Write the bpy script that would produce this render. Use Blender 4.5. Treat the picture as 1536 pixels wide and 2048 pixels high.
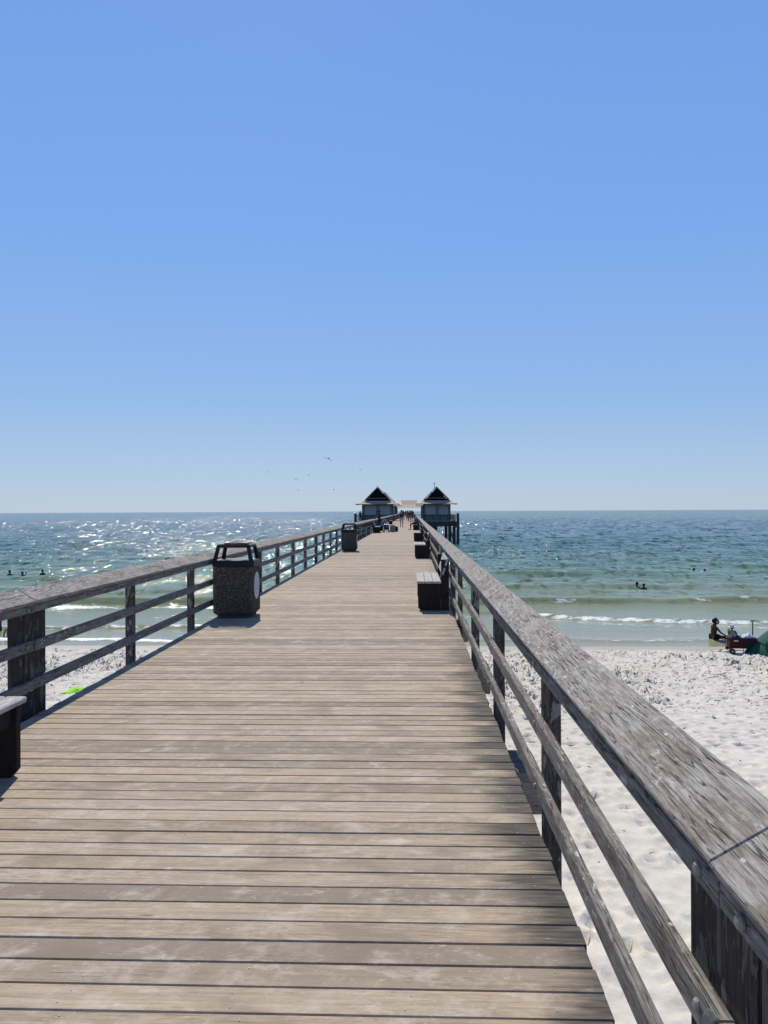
import bpy, bmesh, math, random
import numpy as np
from mathutils import Vector, Matrix
random.seed(7); rng = np.random.default_rng(7)
R = math.radians
S = bpy.context.scene
for o in list(bpy.data.objects): bpy.data.objects.remove(o)

# ------------------------------------------------------------------ camera
H = 1.66
cam = bpy.data.cameras.new('camera'); co = bpy.data.objects.new('camera', cam)
S.collection.objects.link(co); S.camera = co
cam.sensor_fit = 'VERTICAL'; cam.sensor_height = 24.0; cam.lens = 24.0*1540/2048
cam.clip_start = 0.05; cam.clip_end = 60000
yaw = math.atan(56/1540)
co.location = (0, 0, H)
co.rotation_euler = (Matrix.Rotation(yaw, 4, 'Z') @ Matrix.Rotation(R(90-0.06), 4, 'X') @ Matrix.Rotation(R(-0.26), 4, 'Z')).to_euler()

# ------------------------------------------------------------------ sky + sun
sun_vec = Vector((-0.185, 0.93, 1.0)).normalized()
sun_el = math.asin(sun_vec.z); sun_az = math.atan2(sun_vec.x, sun_vec.y)
W = bpy.data.worlds.new('World'); S.world = W; W.use_nodes = True
wn = W.node_tree.nodes; wl = W.node_tree.links
sky = wn.new('ShaderNodeTexSky'); sky.sky_type = 'NISHITA'; sky.sun_disc = False
sky.sun_elevation = sun_el; sky.sun_rotation = sun_az
sky.altitude = 0; sky.air_density = 1.0; sky.dust_density = 0.25; sky.ozone_density = 3.0
bg = wn['Background']; bg.inputs['Strength'].default_value = 0.1
# clear maritime air: the Nishita sky is blended with an even blue elevation gradient (same all the way round)
tc = wn.new('ShaderNodeTexCoord'); sx_ = wn.new('ShaderNodeSeparateXYZ'); wl.new(tc.outputs['Generated'], sx_.inputs[0])
rp = wn.new('ShaderNodeValToRGB'); wl.new(sx_.outputs['Z'], rp.inputs['Fac']); el = rp.color_ramp.elements
stops = [(0.0, (.43, .555, .71)), (0.04, (.38, .535, .745)), (0.14, (.27, .465, .80)), (0.32, (.20, .40, .855)), (0.56, (.165, .345, .82)), (0.72, (.075, .175, .47)), (1.0, (.038, .10, .29))]
while len(el) < len(stops): el.new(0.5)
for i, (p_, c_) in enumerate(stops): el[i].position = p_; el[i].color = (*c_, 1)
gm = wn.new('ShaderNodeVectorMath'); gm.operation = 'SCALE'; gm.inputs['Scale'].default_value = 10.0; wl.new(rp.outputs['Color'], gm.inputs[0])
mx = wn.new('ShaderNodeMix'); mx.data_type = 'RGBA'; mx.inputs['Factor'].default_value = 0.86
wl.new(sky.outputs['Color'], mx.inputs['A']); wl.new(gm.outputs[0], mx.inputs['B']); wl.new(mx.outputs['Result'], bg.inputs['Color'])
sl = bpy.data.lights.new('sun', 'SUN'); so = bpy.data.objects.new('sun', sl)
S.collection.objects.link(so); sl.energy = 5.0; sl.angle = R(0.53); sl.color = (1.0, 0.935, 0.80)
so.rotation_euler = sun_vec.to_track_quat('Z', 'Y').to_euler(); so.location = (-10, 40, 60)
S.view_settings.view_transform = 'Standard'; S.view_settings.look = 'None'
S.view_settings.exposure = 0.0; S.view_settings.gamma = 1.0; S.view_settings.use_curve_mapping = False

# ------------------------------------------------------------------ node helpers
class NT:
    def __init__(s, name):
        s.m = bpy.data.materials.new(name); s.m.use_nodes = True
        s.t = s.m.node_tree; s.n = s.t.nodes; s.b = s.n['Principled BSDF']
        s.out = s.n['Material Output']
        g = s.n.new('ShaderNodeNewGeometry'); s.P = g.outputs['Position']
    def link(s, a, b): s.t.links.new(a, b)
    def put(s, v, sock):
        if hasattr(v, 'is_output') or isinstance(v, bpy.types.NodeSocket): s.link(v, sock)
        else: sock.default_value = v
    def m_(s, op, a, b=0.0, c=None, clamp=False):
        n = s.n.new('ShaderNodeMath'); n.operation = op; n.use_clamp = clamp
        s.put(a, n.inputs[0]); s.put(b, n.inputs[1])
        if c is not None: s.put(c, n.inputs[2])
        return n.outputs[0]
    def vm(s, op, a, b):
        n = s.n.new('ShaderNodeVectorMath'); n.operation = op
        s.put(a, n.inputs[0]); s.put(b, n.inputs[1]); return n.outputs[0]
    def xyz(s, v=None):
        n = s.n.new('ShaderNodeSeparateXYZ'); s.put(v or s.P, n.inputs[0]); return n.outputs
    def comb(s, x, y, z):
        n = s.n.new('ShaderNodeCombineXYZ')
        for i, v in enumerate((x, y, z)): s.put(v, n.inputs[i])
        return n.outputs[0]
    def noise(s, vec, scale=1.0, detail=4, rough=0.55, dist=0.0):
        n = s.n.new('ShaderNodeTexNoise'); s.put(vec, n.inputs['Vector'])
        n.inputs['Scale'].default_value = scale; n.inputs['Detail'].default_value = detail
        n.inputs['Roughness'].default_value = rough; n.inputs['Distortion'].default_value = dist
        return n.outputs['Fac']
    def vor(s, vec, scale=1.0, feat='F1', rand=1.0):
        n = s.n.new('ShaderNodeTexVoronoi'); s.put(vec, n.inputs['Vector']); n.feature = feat
        n.inputs['Scale'].default_value = scale; n.inputs['Randomness'].default_value = rand
        return n.outputs
    def white(s, v):
        n = s.n.new('ShaderNodeTexWhiteNoise'); n.noise_dimensions = '1D'; s.put(v, n.inputs['W'])
        return n.outputs['Value'], n.outputs['Color']
    def ss(s, v, a, b, to0=0.0, to1=1.0):
        n = s.n.new('ShaderNodeMapRange'); n.interpolation_type = 'SMOOTHSTEP'
        s.put(v, n.inputs['Value']); n.inputs['From Min'].default_value = a; n.inputs['From Max'].default_value = b
        n.inputs['To Min'].default_value = to0; n.inputs['To Max'].default_value = to1
        return n.outputs['Result']
    def mix(s, f, a, b, mode='MIX'):
        n = s.n.new('ShaderNodeMix'); n.data_type = 'RGBA'; n.blend_type = mode
        s.put(f, n.inputs['Factor']); s.put(a if not isinstance(a, tuple) else (*a, 1)[:4], n.inputs['A'])
        s.put(b if not isinstance(b, tuple) else (*b, 1)[:4], n.inputs['B']); return n.outputs['Result']
    def ramp(s, f, stops):
        n = s.n.new('ShaderNodeValToRGB'); s.put(f, n.inputs['Fac']); e = n.color_ramp.elements
        while len(e) < len(stops): e.new(0.5)
        for i, (p, c) in enumerate(stops): e[i].position = p; e[i].color = (*c, 1)
        return n.outputs['Color']
    def bump(s, h, strength=0.3, dist=0.01, normal=None):
        n = s.n.new('ShaderNodeBump'); s.put(h, n.inputs['Height'])
        n.inputs['Strength'].default_value = strength; n.inputs['Distance'].default_value = dist
        if normal is not None: s.link(normal, n.inputs['Normal'])
        s.link(n.outputs['Normal'], s.b.inputs['Normal']); return n.outputs['Normal']
    def color(s, c): s.put(c if not isinstance(c, tuple) else (*c, 1)[:4], s.b.inputs['Base Color'])
    def rough(s, r): s.put(r, s.b.inputs['Roughness'])

MATS = {}
def plain(name, col, rough=0.6, var=0.15, scale=30, metallic=0.0):
    t = NT(name)
    n = t.noise(t.P, scale, 3)
    c2 = tuple(max(0, c*(1-var*2)) for c in col); c3 = tuple(min(1, c*(1+var)) for c in col)
    t.color(t.mix(n, c2, c3)); t.rough(rough); t.b.inputs['Specular IOR Level'].default_value = 0.22; t.b.inputs['Metallic'].default_value = metallic
    t.bump(n, 0.15, 0.004); MATS[name] = t.m; return t.m

PITCH = 0.1432
def deck_material():
    t = NT('deck_wood'); x, y, z = t.xyz()
    pid = t.m_('FLOOR', t.m_('DIVIDE', t.m_('ADD', y, 100.0), PITCH))
    r1, rc = t.white(pid); r2, _ = t.white(t.m_('ADD', pid, 517.3)); r3, _ = t.white(t.m_('ADD', pid, 91.7))
    xo = t.m_('ADD', x, t.m_('MULTIPLY', r1, 37.0))
    base = t.ramp(r2, [(0.0, (.185, .155, .125)), (0.15, (.25, .205, .158)), (0.3, (.39, .302, .218)), (0.55, (.435, .336, .24)), (0.8, (.475, .373, .272)), (1.0, (.475, .393, .308))])
    g = t.noise(t.comb(t.m_('MULTIPLY', xo, 2.2), t.m_('MULTIPLY', y, 55.0), r1), 1.0, 5, 0.65, 0.6)
    base = t.mix(t.ss(g, 0.3, 0.7, 0.8, 0.0), base, (.255, .205, .155))
    # cathedral grain on some planks
    cg = t.noise(t.comb(t.m_('MULTIPLY', xo, 0.9), t.m_('MULTIPLY', y, 7.0), r1), 1.0, 2, 0.4, 1.2)
    bands = t.m_('SINE', t.m_('MULTIPLY', cg, 85.0))
    base = t.mix(t.m_('MULTIPLY', t.ss(bands, 0.2, 1.0), t.ss(r3, 0.4, 0.9, 0.05, 0.4)), base, (.16, .125, .10))
    fg = t.noise(t.comb(t.m_('MULTIPLY', xo, 22.0), t.m_('MULTIPLY', y, 260.0), r1), 1.0, 3, 0.7)
    base = t.mix(t.ss(fg, 0.45, 0.70, 0.0, 0.45), base, (.17, .135, .105))
    # salt and scuffs: oblique pale patches that cross plank joints
    dv = t.comb(t.m_('ADD', t.m_('MULTIPLY', x, 3.0), t.m_('MULTIPLY', y, -1.3)), t.m_('ADD', t.m_('MULTIPLY', y, 2.0), t.m_('MULTIPLY', x, 0.5)), t.m_('MULTIPLY', r1, 1.6))
    dv2 = t.comb(t.m_('MULTIPLY', xo, 2.6), t.m_('MULTIPLY', y, 5.0), t.m_('MULTIPLY', r2, 40.0))
    sc = t.noise(dv, 1.5, 9, 0.74, 0.3)
    base = t.mix(t.ss(sc, 0.49, 0.70, 0.0, 0.46), base, (.54, .47, .395))
    base = t.mix(t.ss(t.noise(dv2, 1.6, 9, 0.76, 0.3), 0.52, 0.66, 0.0, 0.55), base, (.52, .455, .39))
    sc2 = t.noise(t.comb(t.m_('MULTIPLY', xo, 16.0), t.m_('MULTIPLY', y, 30.0), 3.0), 1.0, 6, 0.75, 0.4)
    base = t.mix(t.ss(sc2, 0.60, 0.70, 0.0, 0.7), base, (.58, .53, .465))
    dk = t.noise(t.comb(t.m_('MULTIPLY', x, 2.4), t.m_('MULTIPLY', y, 3.4), r1), 1.0, 6, 0.6)
    base = t.mix(t.ss(dk, 0.50, 0.68, 0.0, 0.6), base, (.20, .162, .122))
    # mildewed plank ends along the open side
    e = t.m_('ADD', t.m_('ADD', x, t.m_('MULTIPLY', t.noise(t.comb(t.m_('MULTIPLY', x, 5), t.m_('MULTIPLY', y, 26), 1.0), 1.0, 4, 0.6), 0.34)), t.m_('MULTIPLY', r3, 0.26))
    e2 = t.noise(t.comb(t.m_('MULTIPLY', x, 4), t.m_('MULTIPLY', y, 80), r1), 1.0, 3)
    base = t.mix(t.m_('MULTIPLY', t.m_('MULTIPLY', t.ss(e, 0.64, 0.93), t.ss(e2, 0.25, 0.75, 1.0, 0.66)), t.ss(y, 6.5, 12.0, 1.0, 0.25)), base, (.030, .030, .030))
    kv = t.vor(t.comb(t.m_('MULTIPLY', xo, 1.4), t.m_('MULTIPLY', y, 6.98), 0.0), 1.0)
    kd = t.m_('ADD', kv['Distance'], t.m_('MULTIPLY', t.noise(t.P, 40, 3), 0.05))
    base = t.mix(t.m_('MULTIPLY', t.ss(kd, 0.05, 0.10, 0.7, 0.0), t.ss(t.xyz(kv['Color'])[1], 0.72, 0.74)), base, (.13, .095, .07))
    sp = t.noise(t.comb(t.m_('MULTIPLY', xo, 0.8), t.m_('MULTIPLY', y, 45.0), r2), 1.0, 2, 0.5, 0.4)
    spm = t.m_('MULTIPLY', t.ss(t.m_('ABSOLUTE', t.m_('SUBTRACT', sp, 0.5)), 0.0, 0.012, 0.75, 0.0), t.ss(t.noise(t.comb(t.m_('MULTIPLY', xo, 1.6), t.m_('MULTIPLY', y, 9.0), r1), 1.0, 2), 0.54, 0.64))
    base = t.mix(spm, base, (.07, .055, .045))
    # few dark stains
    v = t.vor(t.comb(t.m_('MULTIPLY', x, 1.0), t.m_('MULTIPLY', y, 1.6), 0.0), 1.25)
    d = t.m_('ADD', v['Distance'], t.m_('MULTIPLY', t.noise(t.P, 22, 4), 0.12))
    cr = t.xyz(v['Color'])[0]
    base = t.mix(t.m_('MULTIPLY', t.ss(d, 0.085, 0.105, 0.75, 0.0), t.ss(cr, 0.55, 0.56)), base, (.11, .085, .075))
    t.color(base); t.rough(0.8); t.b.inputs['Specular IOR Level'].default_value = 0.18
    hgt = t.m_('ADD', t.m_('MULTIPLY', g, 0.7), t.m_('MULTIPLY', sc2, 0.3))
    t.bump(hgt, 0.45, 0.004); MATS['deck'] = t.m

def wood_material(name, axis, light, brown, dark, lichen=0.0, crack=1.0, seed=0.0, peel=0.0):
    t = NT(name); x, y, z = t.xyz(); a = [x, y, z]
    oi = t.n.new('ShaderNodeObjectInfo'); rnd = t.m_('MULTIPLY', oi.outputs['Random'], 31.0)
    def st(along, across, off=0.0):
        v = [t.m_('MULTIPLY', a[i], along if i == axis else across) for i in range(3)]
        v[axis] = t.m_('ADD', v[axis], t.m_('ADD', rnd, seed+off)); return t.comb(*v)
    big = t.noise(st(3.0, 8.0), 1.0, 7, 0.7, 0.2)
    base = t.mix(t.ss(big, 0.44, 0.68, 0.0, 0.85), light, brown)
    g = t.noise(st(7.0, 120.0), 1.0, 7, 0.75, 0.3)
    base = t.mix(t.ss(g, 0.34, 0.62, 0.8, 0.0), base, dark)
    g2 = t.noise(st(26.0, 80.0, 5.0), 1.0, 6, 0.75)
    base = t.mix(t.ss(g2, 0.55, 0.75, 0.0, 0.5), base, tuple(min(1, c*1.75) for c in light))
    # long checks following the grain
    cn = t.noise(st(0.8, 30.0, 11.0), 1.0, 4, 0.55, 0.7)
    ab = t.m_('ABSOLUTE', t.m_('SUBTRACT', cn, 0.5))
    cmask = t.m_('MULTIPLY', t.ss(ab, 0.0, 0.013, 1.0, 0.0), t.ss(t.noise(st(2.0, 9.0, 3.0), 1.0, 3), 0.42, 0.58))
    cn2 = t.noise(st(2.2, 55.0, 23.0), 1.0, 2, 0.5, 0.6)
    cm2 = t.m_('MULTIPLY', t.ss(t.m_('ABSOLUTE', t.m_('SUBTRACT', cn2, 0.5)), 0.0, 0.026, 0.9, 0.0), t.ss(t.noise(st(3.0, 14.0, 7.0), 1.0, 3), 0.40, 0.54))
    cmask = t.m_('MULTIPLY', t.m_('MAXIMUM', cmask, cm2), crack)
    base = t.mix(cmask, base, tuple(c*0.16 for c in dark))
    if lichen > 0:
        ln = t.noise(st(14.0, 34.0, 2.0), 1.0, 6, 0.7)
        patch = t.ss(t.noise(st(2.2, 5.0, 9.0), 1.0, 3), 0.45, 0.65)
        base = t.mix(t.m_('MULTIPLY', t.m_('MULTIPLY', t.ss(ln, 0.54, 0.66), patch), lichen), base, (.52, .51, .49))
        v = t.vor(t.vm('ADD', st(13.0, 24.0), (0, 0, 0)), 1.0)
        dd = t.m_('ADD', v['Distance'], t.m_('MULTIPLY', t.noise(t.P, 60, 3), 0.16))
        base = t.mix(t.m_('MULTIPLY', t.ss(dd, 0.17, 0.24, 0.7*lichen, 0.0), t.ss(t.xyz(v['Color'])[0], 0.84, 0.86)), base, (.66, .65, .62))
    if peel > 0:
        pn = t.noise(st(6.0, 16.0, 4.0), 1.0, 4, 0.6, 0.8)
        base = t.mix(t.ss(pn, 0.55, 0.58, 0.0, peel), base, (.50, .47, .42))
    t.color(base); t.rough(0.85); t.b.inputs['Specular IOR Level'].default_value = 0.18
    h = t.m_('SUBTRACT', t.m_('ADD', t.m_('MULTIPLY', g, 0.6), t.m_('MULTIPLY', g2, 0.25)), t.m_('MULTIPLY', cmask, 1.2))
    t.bump(h, 0.6, 0.004); MATS[name] = t.m

def sand_material():
    t = NT('sand'); x, y, z = t.xyz()
    n = t.noise(t.P, 3.0, 6, 0.65); n2 = t.noise(t.P, 60.0, 4, 0.7); n3 = t.noise(t.P, 0.35, 3)
    c = t.mix(t.ss(n, 0.3, 0.7), (.52, .49, .447), (.62, .588, .536))
    c = t.mix(t.ss(n3, 0.4, 0.65, 0.0, 0.3), c, (.50, .468, .422))
    c = t.mix(t.ss(n2, 0.62, 0.72, 0.0, 0.25), c, (.38, .345, .30))
    wet = t.ss(t.m_('ADD', y, t.m_('MULTIPLY', n3, 1.6)), 30.9, 31.9)
    c = t.mix(t.m_('MULTIPLY', wet, 0.75), c, (.30, .27, .225))
    t.color(c); t.rough(t.m_('SUBTRACT', 0.95, t.m_('MULTIPLY', wet, 0.45))); t.b.inputs['Specular IOR Level'].default_value = 0.15
    t.bump(t.m_('ADD', t.m_('MULTIPLY', n2, 0.3), t.noise(t.P, 14.0, 5, 0.6)), 0.5, 0.018); MATS['sand'] = t.m

def sea_material():
    t = NT('sea_water'); x, y, z = t.xyz()
    at = t.n.new('ShaderNodeAttribute'); at.attribute_name = 'foam'; F = at.outputs['Fac']
    # turbid shoal water turns from sandy green to deep blue as the bottom drops
    nz = t.noise(t.comb(t.m_('MULTIPLY', x, 0.03), t.m_('MULTIPLY', y, 0.10), 0.0), 1.0, 4)
    yy = t.m_('ADD', y, t.m_('MULTIPLY', t.m_('SUBTRACT', nz, 0.5), t.m_('MULTIPLY', y, 0.34)))
    lg = t.m_('DIVIDE', t.m_('LOGARITHM', t.m_('MAXIMUM', t.m_('DIVIDE', yy, 30.0), 1.0), 10.0), 1.6)
    c = t.ramp(lg, [(0.0, (.30, .275, .165)), (0.05, (.255, .26, .15)), (0.12, (.22, .245, .135)), (0.19, (.16, .215, .122)), (0.27, (.10, .172, .106)), (0.40, (.05, .112, .084)), (0.62, (.036, .08, .068)), (1.0, (.027, .064, .058))])
    fv = t.comb(t.m_('MULTIPLY', x, 1.5), t.m_('MULTIPLY', y, 2.6), 0.0)
    fn = t.noise(fv, 1.0, 7, 0.72, 0.5)
    fine = t.vor(t.comb(t.m_('MULTIPLY', x, 3.0), t.m_('MULTIPLY', y, 5.0), 0.0), 1.0, 'DISTANCE_TO_EDGE')['Distance']
    fm = t.ss(t.m_('ADD', F, t.m_('MULTIPLY', t.m_('SUBTRACT', fn, 0.5), 1.7)), 0.42, 0.72)
    fm = t.m_('MULTIPLY', fm, t.ss(F, 0.02, 0.15))
    c = t.mix(fm, c, (.78, .79, .77))
    t.color(c)
    rg = t.ss(t.m_('LOGARITHM', y, 10.0), 1.65, 3.0, 0.05, 0.11)
    t.put(t.m_('ADD', rg, t.m_('MULTIPLY', fm, 0.6)), t.b.inputs['Roughness'])
    t.b.inputs['IOR'].default_value = 1.33
    t.b.inputs['Specular IOR Level'].default_value = 0.26
    w1 = t.noise(t.comb(t.m_('MULTIPLY', x, 0.55), t.m_('MULTIPLY', y, 0.95), 0.0), 1.0, 2, 0.5, 0.3)
    w2 = t.noise(t.comb(t.m_('MULTIPLY', x, 1.9), t.m_('MULTIPLY', y, 3.1), 2.0), 1.0, 4, 0.6, 0.4)
    w3 = t.noise(t.comb(t.m_('MULTIPLY', x, 0.10), t.m_('MULTIPLY', y, 0.22), 7.0), 1.0, 3, 0.5)
    calm = t.ss(y, 31, 62, 0.16, 1.0)
    hgt = t.m_('MULTIPLY', t.m_('ADD', t.m_('ADD', t.m_('MULTIPLY', w1, 0.40), t.m_('MULTIPLY', w2, 0.30)), t.m_('MULTIPLY', w3, t.ss(y, 90, 700, 0.9, 4.5))), calm)
    # wavelet facets: each cell has its own tilt, a few steep ones flash in the sun
    vc = t.vor(t.comb(t.m_('ADD', t.m_('MULTIPLY', x, 2.3), t.m_('MULTIPLY', w2, 0.8)), t.m_('ADD', t.m_('MULTIPLY', y, 0.95), t.m_('MULTIPLY', w1, 0.8)), 0.0), 1.0)
    vd = t.vor(t.comb(t.m_('ADD', t.m_('MULTIPLY', x, 1.1), t.m_('MULTIPLY', w2, 0.6)), t.m_('ADD', t.m_('MULTIPLY', y, 0.21), t.m_('MULTIPLY', w1, 0.4)), 4.0), 1.0)
    def tilt(vv, far, p):
        cx, cy, cz = t.xyz(vv['Color'])
        ty = t.m_('MULTIPLY', t.m_('MULTIPLY', t.m_('POWER', cy, p), -0.50), far)
        tx = t.m_('MULTIPLY', t.m_('MULTIPLY', t.m_('SUBTRACT', cx, 0.36), 0.85), t.m_('MULTIPLY', far, t.m_('POWER', cy, 3.0)))
        return t.comb(tx, ty, 0.0)
    ta = tilt(vc, t.m_('MULTIPLY', t.ss(y, 34, 70, 0.0, 1.0), t.ss(y, 100, 190, 1.0, 0.0)), 4.5)
    tb = tilt(vd, t.m_('MULTIPLY', t.ss(y, 90, 150, 0.0, 1.0), t.ss(y, 300, 900, 1.0, 0.3)), 6.5)
    bn = t.bump(hgt, 1.0, 0.30)
    nn = t.n.new('ShaderNodeVectorMath'); nn.operation = 'NORMALIZE'
    t.link(t.vm('ADD', bn, t.vm('ADD', ta, tb)), nn.inputs[0]); t.link(nn.outputs[0], t.b.inputs['Normal']); MATS['sea'] = t.m

deck_material()
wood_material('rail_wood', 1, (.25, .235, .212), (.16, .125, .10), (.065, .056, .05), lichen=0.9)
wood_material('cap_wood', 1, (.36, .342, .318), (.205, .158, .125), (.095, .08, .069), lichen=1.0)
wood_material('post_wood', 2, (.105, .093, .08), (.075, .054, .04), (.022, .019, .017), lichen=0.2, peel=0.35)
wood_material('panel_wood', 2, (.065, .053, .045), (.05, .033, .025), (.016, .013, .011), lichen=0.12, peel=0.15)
wood_material('bench_wood', 1, (.50, .49, .48), (.40, .37, .34), (.20, .185, .175), lichen=0.4, crack=0.6)
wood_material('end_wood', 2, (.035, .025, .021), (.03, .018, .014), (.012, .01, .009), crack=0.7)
wood_material('beam_wood', 0, (.27, .24, .20), (.21, .175, .14), (.10, .085, .07))
wood_material('pile_wood', 2, (.10, .09, .085), (.075, .06, .05), (.03, .027, .025))
sand_material(); sea_material()
plain('bolt', (.30, .28, .245), 0.55, 0.3, 60, 0.3)
plain('screw_steel', (.52, .49, .44), 0.6, 0.3, 80, 0.0)
plain('disc', (.10, .115, .11), 0.5)
plain('lid_black', (.012, .012, .014), 0.42, 0.2)
plain('sticker', (.62, .62, .62), 0.5, 0.06, 90)
plain('sticker_ink', (.30, .32, .36), 0.5, 0.2, 120)
plain('wall_grey', (.19, .20, .19), 0.7, 0.1, 4)
plain('shutter', (.33, .34, .34), 0.6, 0.06, 4)
plain('trim_green', (.075, .095, .088), 0.6)
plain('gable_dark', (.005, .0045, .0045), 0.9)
plain('rake', (.42, .42, .42), 0.6)
plain('gull_white', (.72, .73, .74), 0.7, 0.05)
plain('gull_grey', (.10, .11, .12), 0.7)
plain('beak', (.55, .38, .06), 0.5)
plain('metal_dark', (.02, .022, .025), 0.4, 0.2, 40, 0.5)
plain('metal_pale', (.40, .41, .42), 0.35, 0.1, 40, 0.7)
for nm, c in dict(skin_tan=(.34, .19, .12), skin_brown=(.085, .04, .026), skin_fair=(.47, .28, .20), hair_dark=(.012, .009, .008), hair_brown=(.06, .035, .02),
                  navy=(.022, .03, .075), black_cloth=(.014, .014, .018), white_cloth=(.62, .62, .63), grey_cloth=(.20, .205, .215), shorts_pale=(.42, .42, .43),
                  maroon=(.09, .022, .03), blue_cloth=(.05, .15, .33), cyan_cloth=(.10, .30, .46), bikini=(.03, .035, .30), red_cloth=(.07, .004, .007),
                  green_tent=(.008, .085, .062), green_pipe=(.03, .19, .15), green_shirt=(.05, .16, .09), lime=(.34, .78, .06), tan_cloth=(.33, .27, .19)).items():
    plain(nm, c, 0.8, 0.18, 25)

def aggregate_material():
    t = NT('aggregate'); v = t.vor(t.P, 105.0)
    c = t.ramp(t.xyz(v['Color'])[0], [(0.0, (.02, .017, .014)), (0.4, (.065, .051, .041)), (0.75, (.14, .112, .092)), (1.0, (.32, .265, .225))])
    c = t.mix(t.ss(v['Distance'], 0.35, 0.6, 0.0, 0.8), c, (.035, .032, .032))
    t.color(c); t.rough(0.9); t.b.inputs['Specular IOR Level'].default_value = 0.2; t.bump(t.m_('SUBTRACT', 1.0, v['Distance']), 0.8, 0.006); MATS['aggregate'] = t.m
aggregate_material()
def roof_material():
    t = NT('roof_shingle'); x, y, z = t.xyz()
    n = t.noise(t.P, 1.6, 5, 0.7); row = t.m_('FRACT', t.m_('MULTIPLY', z, 4.0))
    c = t.mix(n, (.30, .215, .155), (.56, .44, .34))
    c = t.mix(t.ss(row, 0.75, 0.95, 0.0, 0.6), c, (.22, .16, .12))
    t.color(c); t.rough(0.9); t.bump(t.m_('ADD', row, n), 0.6, 0.05); MATS['roof'] = t.m
roof_material()

# ------------------------------------------------------------------ object helpers
col = S.collection
def obj(name, me, mat, parent=None, loc=None, kind=None, smooth=False):
    o = bpy.data.objects.new(name, me); col.objects.link(o)
    if mat is not None and not me.materials: me.materials.append(MATS[mat] if isinstance(mat, str) else mat)
    if parent is not None: o.parent = parent
    if loc is not None: o.location = loc
    if kind: o['kind'] = kind
    if smooth: me.polygons.foreach_set('use_smooth', [True]*len(me.polygons))
    return o
def thing(name, label, cat, loc=(0, 0, 0), rz=0.0, group=None):
    o = bpy.data.objects.new(name, None); col.objects.link(o); o.empty_display_size = 0.2
    o.location = loc; o.rotation_euler = (0, 0, rz); tag(o, label, cat, group); return o
def tag(o, label, cat, group=None):
    o['label'] = label; o['category'] = cat
    if group: o['group'] = group
    return o
def copy_tree(o, parent=None):
    c = o.copy(); col.objects.link(c)
    if parent is not None: c.parent = parent
    for ch in o.children: copy_tree(ch, c)
    return c
class MB:
    def __init__(s): s.v = []; s.f = []
    def add(s, vs, fs):
        k = len(s.v); s.v += [tuple(v) for v in vs]; s.f += [tuple(i+k for i in f) for f in fs]; return s
    def box(s, x0, x1, y0, y1, z0, z1):
        return s.add([(x, y, z) for z in (z0, z1) for y in (y0, y1) for x in (x0, x1)],
                     [(0, 2, 3, 1), (4, 5, 7, 6), (0, 1, 5, 4), (2, 6, 7, 3), (0, 4, 6, 2), (1, 3, 7, 5)])
    def tube(s, p, q, r0, r1=None, n=8, caps=True):
        r1 = r0 if r1 is None else r1; p = Vector(p); q = Vector(q); d = (q-p).normalized()
        a = d.orthogonal().normalized(); b = d.cross(a); vs = []
        for c, r in ((p, r0), (q, r1)):
            for i in range(n):
                t = 2*math.pi*i/n; vs.append(c+a*(r*math.cos(t))+b*(r*math.sin(t)))
        fs = [(i, (i+1) % n, n+(i+1) % n, n+i) for i in range(n)]
        if caps: fs += [tuple(range(n))[::-1], tuple(range(n, 2*n))]
        return s.add(vs, fs)
    def prism(s, poly, z0, z1, top=None):
        n = len(poly); top = top or poly
        return s.add([(x, y, z0) for x, y in poly]+[(x, y, z1) for x, y in top],
                     [tuple(range(n))[::-1], tuple(range(n, 2*n))]+[(i, (i+1) % n, n+(i+1) % n, n+i) for i in range(n)])
    def hexa(s, pts, thick):
        # a flat board given by 4 corners, thickened along its normal
        p = [Vector(a) for a in pts]; nrm = (p[1]-p[0]).cross(p[3]-p[0]).normalized()*thick
        n = len(p)
        return s.add(p+[a-nrm for a in p], [tuple(range(n)), tuple(range(2*n-1, n-1, -1))]+[(i, n+i, n+(i+1) % n, (i+1) % n) for i in range(n)])
    def ball(s, c, r, nu=10, nv=6):
        rx, ry, rz = r if isinstance(r, (tuple, list)) else (r, r, r); vs = [(c[0], c[1], c[2]-rz)]
        for j in range(1, nv):
            t = math.pi*j/nv-math.pi/2
            for i in range(nu):
                a = 2*math.pi*i/nu; vs.append((c[0]+rx*math.cos(t)*math.cos(a), c[1]+ry*math.cos(t)*math.sin(a), c[2]+rz*math.sin(t)))
        vs.append((c[0], c[1], c[2]+rz)); L = len(vs)-1; fs = []
        for i in range(nu): fs.append((0, 1+(i+1) % nu, 1+i)); fs.append((L, L-nu+i, L-nu+(i+1) % nu))
        for j in range(nv-2):
            for i in range(nu):
                a = 1+j*nu+i; b = 1+j*nu+(i+1) % nu; fs.append((a, b, b+nu, a+nu))
        return s.add(vs, fs)
    def mesh(s, name, bevel=0.0):
        me = bpy.data.meshes.new(name); me.from_pydata(s.v, [], s.f); 
        if bevel:
            bm = bmesh.new(); bm.from_mesh(me)
            bmesh.ops.bevel(bm, geom=bm.edges[:], offset=bevel, segments=1, affect='EDGES', clamp_overlap=True)
            bm.to_mesh(me); bm.free()
        me.update(); return me
def box_mesh(name, x0, x1, y0, y1, z0, z1, bevel=0.004): return MB().box(x0, x1, y0, y1, z0, z1).mesh(name, bevel)

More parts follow.
